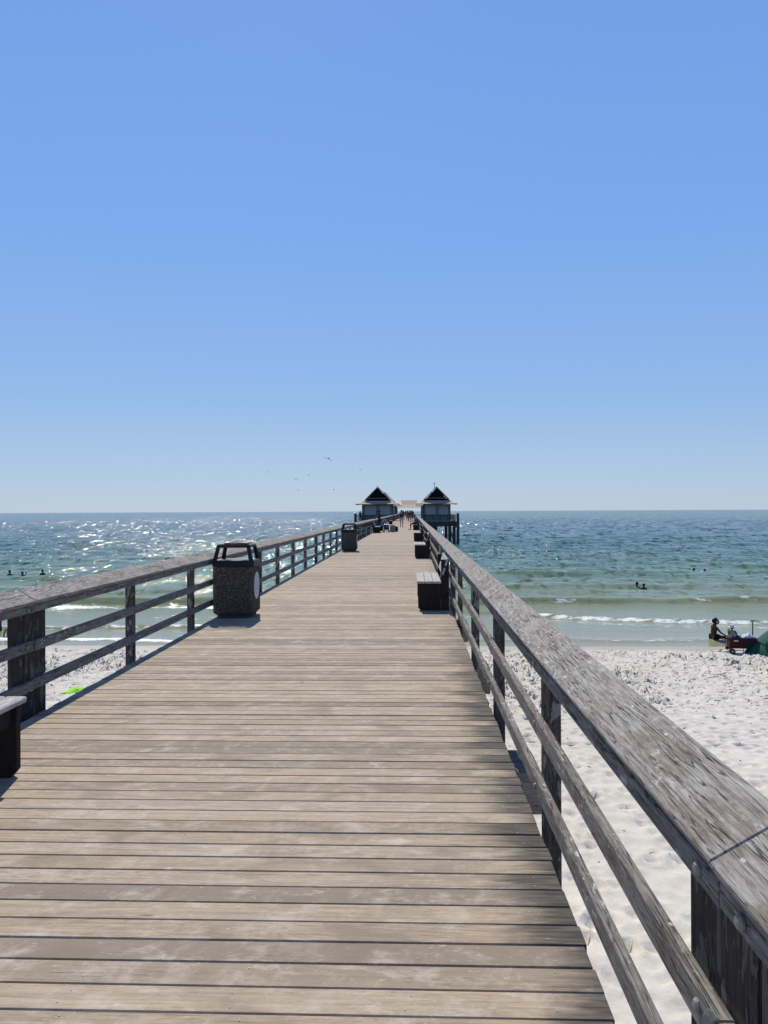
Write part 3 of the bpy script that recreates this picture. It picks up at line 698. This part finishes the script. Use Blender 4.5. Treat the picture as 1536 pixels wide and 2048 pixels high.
platform('railed timber platform on piles under the hut with the perched gull', -3.35, -9.3, 131.2, 146.0, -1)

sh = thing('shelter', 'open shelter with tan two-tier roof at the far end of the pier', 'shelter', (-1.0, 268, 0))
m = MB(); e = 6.2
def fr(m, a, za, b, zb, ya, yb, yc, yd): m.add([(-a, ya, za), (a, ya, za), (a, yb, za), (-a, yb, za), (-b, yc, zb), (b, yc, zb), (b, yd, zb), (-b, yd, zb)], [(0, 1, 5, 4), (1, 2, 6, 5), (2, 3, 7, 6), (3, 0, 4, 7), (4, 5, 6, 7), (3, 2, 1, 0)])
fr(m, 5.6, 2.95, 2.7, 3.9, -2.0, 14, 1.5, 10.5); obj('lower_roof', m.mesh('lower_roof'), 'roof', sh)
m = MB(); fr(m, 2.45, 3.86, 2.95, 5.5, 1.6, 10.4, 5.4, 6.6); obj('upper_roof', m.mesh('upper_roof'), 'roof', sh)
for sx in (-4.4, 4.4):
    for yy in (-1.2, 6, 13): obj('post', box_mesh('post', sx-.16, sx+.16, yy-.16, yy+.16, .003, 2.94, 0), 'trim_green', sh)

# ------------------------------------------------------------------ people
def skin_body(name, joints, edges, root):
    bm = bmesh.new(); ids = {}; lay = bm.verts.layers.skin.verify()
    for k, (p, r) in joints.items():
        v = bm.verts.new(p); v[lay].radius = (r, r) if not isinstance(r, tuple) else r; v[lay].use_root = (k == root); ids[k] = v
    for a, b in edges: bm.edges.new((ids[a], ids[b]))
    me = bpy.data.meshes.new(name); bm.to_mesh(me); bm.free()
    o = bpy.data.objects.new('tmp', me); col.objects.link(o)
    sk = o.modifiers.new('skin', 'SKIN'); sk.use_smooth_shade = True; ss = o.modifiers.new('sub', 'SUBSURF'); ss.levels = 1
    dg = bpy.context.evaluated_depsgraph_get(); res = bpy.data.meshes.new_from_object(o.evaluated_get(dg), depsgraph=dg)
    bpy.data.objects.remove(o); res.name = name; res.materials.clear(); return res
def append_mb(me, mb):
    bm = bmesh.new(); bm.from_mesh(me); tmp = mb.mesh('tmp'); bm.from_mesh(tmp)
    bmesh.ops.recalc_face_normals(bm, faces=bm.faces[:]); bm.to_mesh(me); bm.free(); bpy.data.meshes.remove(tmp); me.polygons.foreach_set('use_smooth', [True]*len(me.polygons)); return me
BE = [('pelvis', 'belly'), ('belly', 'chest'), ('chest', 'neck'), ('neck', 'jaw'), ('jaw', 'head'), ('head', 'crown')]
for q in 'LR': BE += [('chest', 'sh'+q), ('sh'+q, 'el'+q), ('el'+q, 'wr'+q), ('wr'+q, 'pa'+q), ('pelvis', 'hip'+q), ('hip'+q, 'kn'+q), ('kn'+q, 'an'+q), ('an'+q, 'to'+q)]
def pose(**kw):
    d = dict(pelvis=(0, 0, .95), belly=(0, .01, 1.10), chest=(0, 0, 1.33), neck=(0, .01, 1.50), jaw=(0, .035, 1.56), head=(0, .02, 1.65), crown=(0, .01, 1.72))
    for q, s in (('L', -1), ('R', 1)):
        d.update({'sh'+q: (s*.185, -.01, 1.42), 'el'+q: (s*.25, -.03, 1.14), 'wr'+q: (s*.25, .06, .90), 'pa'+q: (s*.245, .09, .83),
                  'hip'+q: (s*.10, 0, .90), 'kn'+q: (s*.11, .02, .50), 'an'+q: (s*.11, -.02, .08), 'to'+q: (s*.12, .16, .03)})
    d.update(kw); return d
RAD = dict(pelvis=(.15, .11), belly=(.135, .10), chest=(.15, .11), neck=.055, jaw=.072, head=.092, crown=.062, sh=.062, el=.042, wr=.029, pa=.034, hip=.092, kn=.058, an=.037, to=.034)
def rad(k): return RAD[k] if k in RAD else RAD[k[:-1]]
def person(label, P, loc, rz, skin, hair, shirt=None, legs=None, leg_len=1, sleeves=True, group=None, hat=None, shoes=None, hairlong=False, scale=1.0, detail=True, legwear='shorts', sink=False):
    t = thing('person', label, 'person', loc, rz, group); t.scale = (scale,)*3
    J = {k: (v, rad(k)) for k, v in P.items()}
    body = skin_body('body', J, BE, 'pelvis')
    mb = MB(); V = {k: Vector(v) for k, v in P.items()}
    # fingers and thumb
    for q, s in (('L', -1), ('R', 1)):
        d = (V['pa'+q]-V['wr'+q]).normalized(); side = d.cross(Vector((1, 0, 0)));
        if side.length < .1: side = d.cross(Vector((0, 0, 1)))
        side.normalize(); nrm = d.cross(side)
        for k, ln in enumerate((.062, .072, .068, .052)):
            b = V['pa'+q]+side*(k-1.5)*.017+d*.012; m1 = b+d*ln*.6+nrm*.004; e1 = m1+d*ln*.45+nrm*.018
            mb.tube(b, m1, .009, .0085, 5); mb.tube(m1, e1, .0085, .006, 5)
        b = V['pa'+q]-d*.03+side*.03; mb.tube(b, b+side*.03+d*.035, .011, .008, 5)
    # face: nose, eyes, ears
    fwd = (V['jaw']-V['neck']); up = (V['crown']-V['head']).normalized(); fw = Vector((0, 1, 0)); fw = (fw-up*fw.dot(up)).normalized(); sd = fw.cross(up)
    mb.tube(V['head']+fw*.085-up*.005, V['head']+fw*.112-up*.03, .010, .014, 6)
    for s in (-1, 1): mb.ball(V['head']+sd*s*.088-up*.01, (.014, .022, .03), 6, 4)
    append_mb(body, mb); bo = obj('body', body, skin, t, smooth=True)
    hc = V['head']+up*.028-fw*.018
    if hair:
        h = MB(); h.ball((0, 0, 0), (.104, .108, .098), 12, 8)
        if hairlong: h.tube((0, -.06, -.02), (0, -.10, -.26), .075, .05, 8)
        M = Matrix((sd, fw, up)).transposed()
        h.v = [tuple(hc+M @ Vector(v)-fw*(.03 if Vector(v).z < -.02 else 0)+up*(.0)) for v in h.v if True]
        obj('hair', h.mesh('hair'), hair, t, smooth=True)
    if hat:
        h = MB(); h.tube(tuple(hc+up*.0), tuple(hc+up*.12), .112, .095, 14); h.tube(tuple(hc-up*.01), tuple(hc+up*.005), .19, .185, 16)
        obj('hat', h.mesh('hat'), hat, t, smooth=False)
    if shirt:
        ks = ['pelvis', 'belly', 'chest', 'neck', 'shL', 'shR']+(['elL', 'elR'] if sleeves else [])
        J2 = {}
        for k in ks:
            p = V[k]; r = rad(k); f = 1.16 if k not in ('pelvis',) else 1.14
            if k.startswith('el'): p = V['sh'+k[-1]].lerp(p, .68); r = .058; f = 1
            if k == 'neck': p = V['chest'].lerp(p, .78); r = .075; f = 1
            J2[k] = (p, tuple(a*f for a in r) if isinstance(r, tuple) else r*f*1.05)
        E2 = [e for e in BE if e[0] in J2 and e[1] in J2]
        obj('shirt', skin_body('shirt', J2, E2, 'pelvis'), shirt, t, smooth=True)
    if legs:
        J2 = {'pelvis': (V['pelvis'], (.165, .125))}; E2 = []
        for q in 'LR':
            J2['hip'+q] = (V['hip'+q], .112); kn = V['hip'+q].lerp(V['kn'+q], min(1, leg_len)); J2['kn'+q] = (kn, .085 if leg_len < 1 else .07); E2 += [('pelvis', 'hip'+q), ('hip'+q, 'kn'+q)]
            if leg_len > 1: J2['an'+q] = (V['kn'+q].lerp(V['an'+q], leg_len-1), .055); E2 += [('kn'+q, 'an'+q)]
        obj(legwear, skin_body(legwear, J2, E2, 'pelvis'), legs, t, smooth=True)
    if shoes:
        m = MB()
        for q in 'LR':
            c = V['an'+q].lerp(V['to'+q], .55); m.ball((c.x, c.y, max(.042, c.z)), (.05, .135, .042), 10, 6)
        obj('shoe', m.mesh('shoe'), shoes, t, smooth=True)
    return t
walk = pose(knL=(-.11, .14, .52), anL=(-.11, .05, .10), toL=(-.12, .22, .05), knR=(.11, -.04, .50), anR=(.11, -.24, .13), toR=(.12, -.08, .05), elL=(-.26, -.10, 1.15), wrL=(-.25, -.02, .91), paL=(-.245, .02, .84), elR=(.26, .05, 1.15), wrR=(.25, .20, .95), paR=(.245, .24, .89))
stand = pose()
w = person('person walking out along the deck in dark t-shirt and pale grey shorts', walk, (-1.07, 78.4, 0), 0, 'skin_tan', 'hair_dark', 'black_cloth', 'shorts_pale', .85, shoes='black_cloth', group='people on the pier')
lean = pose(elR=(.34, .16, 1.50), wrR=(.16, .22, 1.66), paR=(.09, .17, 1.70), elL=(-.30, .14, 1.20), wrL=(-.22, .34, 1.08), paL=(-.18, .40, 1.06), head=(0, .06, 1.65), crown=(0, .07, 1.72), jaw=(0, .08, 1.56))
person('person in navy shirt standing at the shaded railing with one arm raised to the head', lean, (-2.62, 61.6, 0), R(100), 'skin_brown', 'hair_dark', 'navy', 'navy', 1.9, shoes='black_cloth', legwear='trousers', group='people on the pier')
sit = dict(pelvis=(0, 0, .57), belly=(0, .02, .72), chest=(0, .06, .94), neck=(0, .10, 1.10), jaw=(0, .14, 1.16), head=(0, .14, 1.25), crown=(0, .14, 1.32))
for q, s in (('L', -1), ('R', 1)):
    sit.update({'sh'+q: (s*.185, .06, 1.03), 'el'+q: (s*.24, .16, .80), 'wr'+q: (s*.14, .36, .76), 'pa'+q: (s*.10, .42, .77), 'hip'+q: (s*.10, .04, .565), 'kn'+q: (s*.12, .46, .54), 'an'+q: (s*.12, .44, .09), 'to'+q: (s*.13, .61, .035)})
bend = dict(sit); bend.update(belly=(0, .10, .70), chest=(0, .30, .86), neck=(0, .44, .92), jaw=(0, .50, .90), head=(0, .56, .95), crown=(0, .62, .98))
for q, s in (('L', -1), ('R', 1)): bend.update({'sh'+q: (s*.185, .36, .90), 'el'+q: (s*.23, .46, .62), 'wr'+q: (s*.15, .56, .42), 'pa'+q: (s*.12, .60, .36)})
person('person in light blue shirt bent forward on a bench by the shaded railing', bend, (-2.62, 65.2, 0), R(-90), 'skin_tan', 'hair_dark', 'cyan_cloth', 'blue_cloth', 1.8, shoes='black_cloth', legwear='trousers', group='people on the pier')
person('person in grey top, dark hat and maroon trousers seated on bench looking down', sit, (0.33, 67.8, 0), R(90), 'skin_tan', 'hair_dark', 'grey_cloth', 'maroon', 1.8, hat='grey_cloth', shoes='grey_cloth', legwear='trousers', group='people on the pier')
person('dark clothed person standing at the rail of the platform beside the gull hut', stand, (-8.9, 132.0, 0), R(200), 'skin_tan', 'hair_dark', 'black_cloth', 'black_cloth', 1.7, legwear='trousers', group='people on the pier')
proto = {}
spots = [(-0.35, 112, 0, 'black_cloth', 'grey_cloth'), (-0.75, 128, 12, 'grey_cloth', 'black_cloth'), (-0.05, 122, 178, 'navy', 'black_cloth'), (-1.6, 146, 5, 'black_cloth', 'navy'), (0.15, 150, 0, 'maroon', 'grey_cloth'),
         (-2.2, 160, 170, 'navy', 'tan_cloth'), (-0.9, 168, 0, 'black_cloth', 'black_cloth'), (0.1, 178, 185, 'white_cloth', 'navy'), (-1.4, 190, 0, 'navy', 'black_cloth'), (-2.5, 204, 20, 'black_cloth', 'grey_cloth'), (-0.4, 212, 0, 'grey_cloth', 'navy'), (-1.9, 226, 180, 'black_cloth', 'navy'), (0.0, 238, 0, 'navy', 'black_cloth')]
for i, (x, y, a, sh_, pa_) in enumerate(spots):
    if i == 0 or (sh_, pa_) not in proto:
        q = person('distant stroller in dark clothes between the huts', walk if i % 3 else stand, (x, y, 0), R(a), ('skin_tan', 'skin_brown')[i % 2], 'hair_dark', sh_, pa_, (.85, 1.7)[i % 2], legwear=('shorts', 'trousers')[i % 2], group='strollers far out on the pier')
        proto[(sh_, pa_)] = q
    else:
        q = copy_tree(proto[(sh_, pa_)]); q.location = (x, y, 0); q.rotation_euler = (0, 0, R(a))
    nmc = dict(black_cloth='black', grey_cloth='grey', navy='navy', maroon='maroon', white_cloth='white', tan_cloth='tan')
    q['label'] = 'distant stroller between the huts in %s top and %s bottoms' % (nmc[sh_], nmc[pa_])

# swimmers: standing figures, water hides them up to the chest or neck
def swimmer(label, x, y, up, rz, shirt=None, skin='skin_brown', sc=1.0, P=stand, hairlong=False, group='swimmers'):
    # 'up' = metres of the figure standing clear of the sea
    return person(label, P, (x, y, SEA+0.02+up-1.80*sc), R(rz), skin, 'hair_dark', shirt, 'black_cloth', .6, sleeves=False, group=group, scale=sc, hairlong=hairlong)
swimmer('swimmer in the trio with the broadest bare shoulders above water', -35.5, 66.7, .52, 20, sc=1.08)
swimmer('swimmer in the trio, the middle one with arms bent up', -33.8, 65.6, .50, -60, P=pose(elR=(.24, .20, 1.42), wrR=(.10, .28, 1.60), paR=(.05, .26, 1.64), elL=(-.24, .20, 1.40), wrL=(-.1, .3, 1.55), paL=(-.05, .3, 1.6)))
swimmer('swimmer in the trio standing somewhat apart from the other two', -32.5, 66.6, .58, 10, sc=.95)
swimmer('bather with long dark hair sitting in the shallows behind the railing panel', -18.1, 34.0, .70, 25, skin='skin_tan', hairlong=True, group='bathers near the shore')
swimmer('bather in dark top crouching beside the long-haired bather', -19.45, 35.6, .62, -70, shirt='navy', group='bathers near the shore')
swimmer('taller of two heads close together in green water', 16.12, 55.9, .42, 15, group='two close swimmers')
swimmer('shorter of two heads close together in green water', 16.48, 55.5, .34, -20, sc=.95, group='two close swimmers')
swimmer('small dark head beyond the pair, farther out without any float', 25.2, 69.9, .36, 90, group='two far swimmers')
q = swimmer('far swimmer with a pale float under the chin', 25.75, 68.8, .36, 30, group='two far swimmers')
m = MB()
for k in range(12):
    a0, a1 = 6.2832*k/12, 6.2832*(k+1)/12; m.tube((25.75+.30*math.cos(a0), 68.8+.30*math.sin(a0), SEA+.10), (25.75+.30*math.cos(a1), 68.8+.30*math.sin(a1), SEA+.10), .07, .07, 8)
tag(obj('swim_ring', m.mesh('swim_ring'), 'white_cloth', smooth=True), 'pale swim ring around the far swimmer', 'swim ring')

# woman sitting cross-legged in the shallows, hand shading her eyes, facing right
wz = SEA+0.02
wp = dict(pelvis=(0, 0, .11), belly=(0, .02, .26), chest=(0, .04, .46), neck=(0, .06, .63), jaw=(0, .10, .69), head=(0, .09, .78), crown=(0, .08, .85),
          shL=(-.17, .03, .55), elL=(-.22, .26, .62), wrL=(-.14, .30, .80), paL=(-.09, .22, .84), shR=(.17, .04, .55), elR=(.24, .20, .33), wrR=(.20, .42, .20), paR=(.19, .48, .18),
          hipL=(-.10, .05, .10), knL=(-.30, .40, .14), anL=(.02, .46, .06), toL=(.14, .50, .05), hipR=(.10, .05, .10), knR=(.30, .42, .14), anR=(-.02, .34, .07), toR=(-.14, .36, .06))
wp.update(elL=(-.15, .36, .70), wrL=(-.05, .20, .86), paL=(-.01, .14, .89))
wo = person('woman in blue bikini sitting cross-legged in shallow water, arm raised to shade her eyes', wp, (12.80, 33.3, SEA+.03), R(-82), 'skin_brown', 'hair_dark', None, 'black_cloth', .22, group=None, hairlong=False, legwear='bikini_bottom', scale=1.0)
m = MB(); m.ball((-.075, .125, .47), (.065, .05, .055), 10, 6); m.ball((.075, .125, .47), (.065, .05, .055), 10, 6); m.tube((-.17, .05, .45), (-.09, .13, .46), .012, .012, 6); m.tube((.17, .05, .45), (.09, .13, .46), .012, .012, 6)
obj('bikini_top', m.mesh('bikini_top'), 'bikini', wo, smooth=True)
# child with white sun hat behind the wagon
ch = person('small child in a white sun hat sitting in the shallows behind the red wagon', wp, (13.35, 32.7, SEA+.02), R(-20), 'skin_fair', 'hair_brown', 'green_shirt', 'green_shirt', .5, hat='white_cloth', scale=.78)

# ------------------------------------------------------------------ wagon, tent, sandals, float
gz = ground(12.6, 30.0)
wg = thing('wagon', 'red and black folding beach wagon with upright T handle at the waterline', 'wagon', (12.62, 30.05, gz+.005), R(-8))
m = MB()
for (x0, x1, y0, y1) in ((-.46, .46, -.26, -.235), (-.46, .46, .235, .26), (-.46, -.435, -.233, .233), (.435, .46, -.233, .233)): m.box(x0, x1, y0, y1, .22, .60)
m.box(-.434, .434, -.234, .234, .22, .24)
obj('fabric_box', m.mesh('fabric_box'), 'red_cloth', wg)
m = MB()
for s in (-.275, .275): m.tube((-.50, s, .61), (.50, s, .61), .018, .018, 8)
for s in (-.49, .49): m.tube((s, -.275, .61), (s, .275, .61), .018, .018, 8); m.tube((s, -.275, .12), (s, -.275, .61), .016, .016, 8); m.tube((s, .275, .12), (s, .275, .61), .016, .016, 8)
m.tube((-.49, -.275, .14), (.49, -.275, .14), .012); m.tube((0, -.272, .01), (0, -.272, .6), .012)
obj('frame', m.mesh('frame'), 'metal_dark', wg)
obj('side_cover', box_mesh('side_cover', .02, .455, -.275, -.262, .235, .60, .003), 'black_cloth', wg)
obj('side_label', MB().box(-.34, -.18, -.272, -.262, .49, .53).mesh('side_label'), 'white_cloth', wg)
for sx in (-.40, .40):
    for sy in (-.30, .30):
        wh = obj('wheel', MB().tube((sx, sy-.035, .11), (sx, sy+.035, .11), .11, .11, 16).mesh('wheel'), 'metal_dark', wg)
        obj('hub', MB().tube((sx, sy-.045, .11), (sx, sy+.045, .11), .035, .035, 10).mesh('hub'), 'metal_pale', wh)
obj('handle', MB().tube((.40, .02, .30), (.42, .02, 1.24), .022, .020, 8).tube((.32, .02, 1.24), (.52, .02, 1.24), .022, .022, 8).mesh('handle'), 'metal_dark', wg)
def crumple(name, w, d, h, seed, nx=16, ny=12):
    xs_ = np.linspace(-1, 1, nx); ys_ = np.linspace(-1, 1, ny); vs = []; fs = []
    for sgn in (1, 0):
        for j in range(ny):
            for i in range(nx):
                a, b = xs_[i], ys_[j]; k = 0.8+0.35*float(vnoise(np.array(a*2+5.), np.array(b*2+5.), seed)); z = h*max(0, (1-max(abs(a), abs(b))**3))*(0.35+float(vnoise(np.array(a*4+9.), np.array(b*4+9.), seed+1)))
                vs.append((a*w*k, b*d*k, z*sgn+0.006*(sgn)))
    n = nx*ny
    for j in range(ny-1):
        for i in range(nx-1):
            a = j*nx+i; fs.append((a, a+1, a+nx+1, a+nx)); fs.append((n+a, n+a+nx, n+a+nx+1, n+a+1))
    rim = [i for i in range(nx)]+[j*nx+nx-1 for j in range(1, ny)]+[(ny-1)*nx+i for i in range(nx-2, -1, -1)]+[j*nx for j in range(ny-2, 0, -1)]
    for a, b in zip(rim, rim[1:]+rim[:1]): fs.append((a, n+a, n+b, b))
    return MB().add(vs, fs).mesh(name)
tw = obj('towel', crumple('towel', .24, .20, .16, 5), 'white_cloth', None, (12.86, 30.02, gz+.60), smooth=True); tag(tw, 'white towel heaped on top of the red wagon', 'towel')
bgd = obj('bag', crumple('bag', .20, .20, .13, 15), 'navy', None, (12.36, 30.08, gz+.60), smooth=True); tag(bgd, 'dark blue bag lying at the open end of the red wagon', 'bag')
for k, (x, y, a) in enumerate(((11.86, 30.2, .3), (12.02, 30.12, -.2))):
    s_ = thing('sandal', ('black sandal on the sand, the one farther from the wagon', 'black sandal on the sand, the one touching distance from the wagon')[k], 'sandal', (x, y, ground(x, y)+.008), a, 'pair of sandals')
    obj('sole', MB().prism([(.14*math.cos(t)*1.0, .05*math.sin(t)) for t in np.linspace(0, 6.2832, 14)[:-1]], 0, .025).mesh('sole'), 'black_cloth', s_)
    m = MB(); pr = None
    for i in range(9):
        t = math.pi*i/8; q = (.05, .05*math.cos(t), .02+.07*math.sin(t))
        if pr: m.tube(pr, q, .012, .012, 6)
        pr = q
    obj('strap', m.mesh('strap'), 'black_cloth', s_)
# dome tent
tz = ground(14.05, 29.6)-.03
tt = thing('tent', 'green dome beach tent pitched beside the red wagon', 'tent', (14.22, 29.7, tz))
m = MB(); nu, nv = 32, 10; vs = []; fs = []
for j in range(nv+1):
    u = j/nv; zz = 1.42*u
    for i in range(nu):
        a = 6.2832*i/nu; r = 1.42*(1-u**1.3)*(1+.07*math.cos(4*a+.6))+0.03*math.sin(7*a+3*u)*(1-u)+.02*math.sin(13*a)*(1-u)
        vs.append((r*math.cos(a), r*math.sin(a), zz))
for j in range(nv):
    for i in range(nu): fs.append((j*nu+i, j*nu+(i+1) % nu, (j+1)*nu+(i+1) % nu, (j+1)*nu+i))
obj('canopy', m.add(vs, fs).mesh('canopy'), 'green_tent', tt, smooth=True)
for a in (0.7, 2.27, 3.84, 5.41):
    m = MB(); pr = None
    for k in range(11):
        u = k/10; r = (1.42*(1-u**1.3)+.02)*(1+.07*math.cos(4*a+.6)); q = (r*math.cos(a), r*math.sin(a), 1.42*u+.012)
        if pr: m.tube(pr, q, .016, .016, 6)
        pr = q
    obj('pole_sleeve', m.mesh('pole_sleeve'), 'green_pipe', tt)
m = MB(); pr = None
for k in range(15):
    a = 3.5+1.2*k/14; u = .32+.16*math.sin(math.pi*k/14); r = 1.42*(1-u**1.3)*(1+.07*math.cos(4*a+.6))+.02; q = (r*math.cos(a), r*math.sin(a), 1.42*u+.01)
    if pr: m.tube(pr, q, .014, .014, 6)
    pr = q
obj('door_zip', m.mesh('door_zip'), 'green_pipe', tt)
fl = obj('float', crumple('float', .52, .30, .12, 25), 'lime', None, (-9.75, 22.35, ground(-9.75, 22.35)+.0), smooth=True); tag(fl, 'lime green deflated float lying on the sand', 'float')

# cart and backpack by the shaded railing
ct = thing('cart', 'small wheeled cart on the deck near the blue-clad sitter', 'cart', (-2.02, 60.6, 0.002))
m = MB()
for s in (-.18, .18): m.tube((-.2, s, .12), (-.2, s, .62), .014); m.tube((.2, s, .12), (.2, s, .45), .014); m.tube((-.2, s, .62), (.2, s, .62), .014); m.tube((-.2, s, .14), (.2, s, .14), .014); m.tube((.2, s, .45), (.2, s, .62), .014)
obj('frame', m.mesh('frame'), 'metal_pale', ct)
obj('basket', box_mesh('basket', -.19, .19, -.165, .165, .16, .42, .01), 'navy', ct)
for sx in (-.2, .2):
    for sy in (-.2, .2): obj('wheel', MB().tube((sx, sy-.015, .075), (sx, sy+.015, .075), .075, .075, 14).mesh('wheel'), 'metal_dark', ct)
def pack(label, x, y, mat, h, rz):
    t = thing('backpack', label, 'backpack', (x, y, 0.002), rz)
    o = obj('pack_body', box_mesh('pack_body', -.20, .20, -.15, .15, 0, h, .06), mat, t, smooth=True); 
    obj('pocket', box_mesh('pocket', -.14, .14, -.21, -.152, .04, h*.5, .03), mat, t)
    m = MB(); pr = None
    for i in range(9):
        a = math.pi*i/8; q = (.07*math.cos(a), .05, h-.01+.07*math.sin(a))
        if pr: m.tube(pr, q, .012)
        pr = q
    obj('loop', m.mesh('loop'), 'black_cloth', t)
pack('dark grey backpack standing on the deck next to the cart', -1.55, 61.3, 'grey_cloth', .55, .3)
pack('black bag on the deck behind the grey backpack', -1.35, 62.4, 'black_cloth', .42, -.4)

# ------------------------------------------------------------------ gulls
def gull(label, loc, rz, span, mat, dih, bank=0.0, group='gulls in the air'):
    t = thing('gull', label, 'gull', loc, rz, group); t.rotation_euler = (0, bank, rz); s = span/1.2
    b = MB(); b.ball((0, 0, 0), (.07*s, .20*s, .065*s), 10, 6); b.ball((0, .20*s, .03*s), (.042*s, .055*s, .042*s), 8, 5); b.add([(-.05*s, -.15*s, 0), (.05*s, -.15*s, 0), (.075*s, -.30*s, .0), (-.075*s, -.30*s, 0), (0, -.2*s, .02*s)], [(0, 1, 4), (1, 2, 4), (2, 3, 4), (3, 0, 4), (3, 2, 1, 0)])
    bo = obj('body', b.mesh('body'), mat, t, smooth=True)
    obj('beak', MB().tube((0, .25*s, .025*s), (0, .30*s, .018*s), .012*s, .004*s, 6).mesh('beak'), 'beak', bo)
    for sx in (-1, 1):
        st = [(0.03, .02, .10, -.09, .025), (.28, .02+.24*dih, .13, -.07, .02), (.46, .02+.20*dih, .07, -.09, .012), (.62, .02+.05*dih, -.06, -.11, .005)]
        vs = []; fs = []
        for a, z, y1, y0, th in st: vs += [(sx*a*s, y1*s, z*s), (sx*a*s, (y1+y0)/2*s, (z+th)*s), (sx*a*s, y0*s, z*s), (sx*a*s, (y1+y0)/2*s, (z-th*.4)*s)]
        for k in range(3):
            for i in range(4): fs.append((k*4+i, k*4+(i+1) % 4, k*4+4+(i+1) % 4, k*4+4+i))
        fs += [(0, 1, 2, 3), (15, 14, 13, 12)]
        me = MB().add(vs, fs).mesh('wing'); bm = bmesh.new(); bm.from_mesh(me); bmesh.ops.recalc_face_normals(bm, faces=bm.faces[:]); bm.to_mesh(me); bm.free()
        obj('wing', me, mat, t, smooth=True)
    return t
gull('dark gull with wide drooping wings, the largest in the air', (-10.8, 99.7, 8.55), R(20), 1.35, 'gull_grey', -.5, .42)
gull('small grey gull far from the huts with drooped wings', (-33.6, 178.9, 10.96), R(10), 1.15, 'gull_grey', .5)
gull('white gull with one wing raised, lower of the bright pair', (-24.1, 159.2, 8.35), R(160), 1.25, 'gull_white', 1.0, -.15)
gull('white gull gliding, upper of the bright pair', (-20.05, 149.4, 8.8), R(-150), 1.25, 'gull_white', .7, .25)
gull('grey gull gliding low under the bright pair', (-27.9, 189.1, 6.9), R(0), 1.25, 'gull_grey', .6)
gull('tiny grey gull flying highest above the perched gull hut', (-12.7, 189.7, 11.87), R(70), .9, 'gull_grey', .5)
gull('tiny white gull flying low toward the huts', (-19.2, 189.4, 6.97), R(80), .95, 'gull_white', .9)
pg = gull('white gull perched on the peak of the hut', (-6.0, 134.6, 6.02), R(60), .9, 'gull_white', 0.3, 0, 'gulls perched')
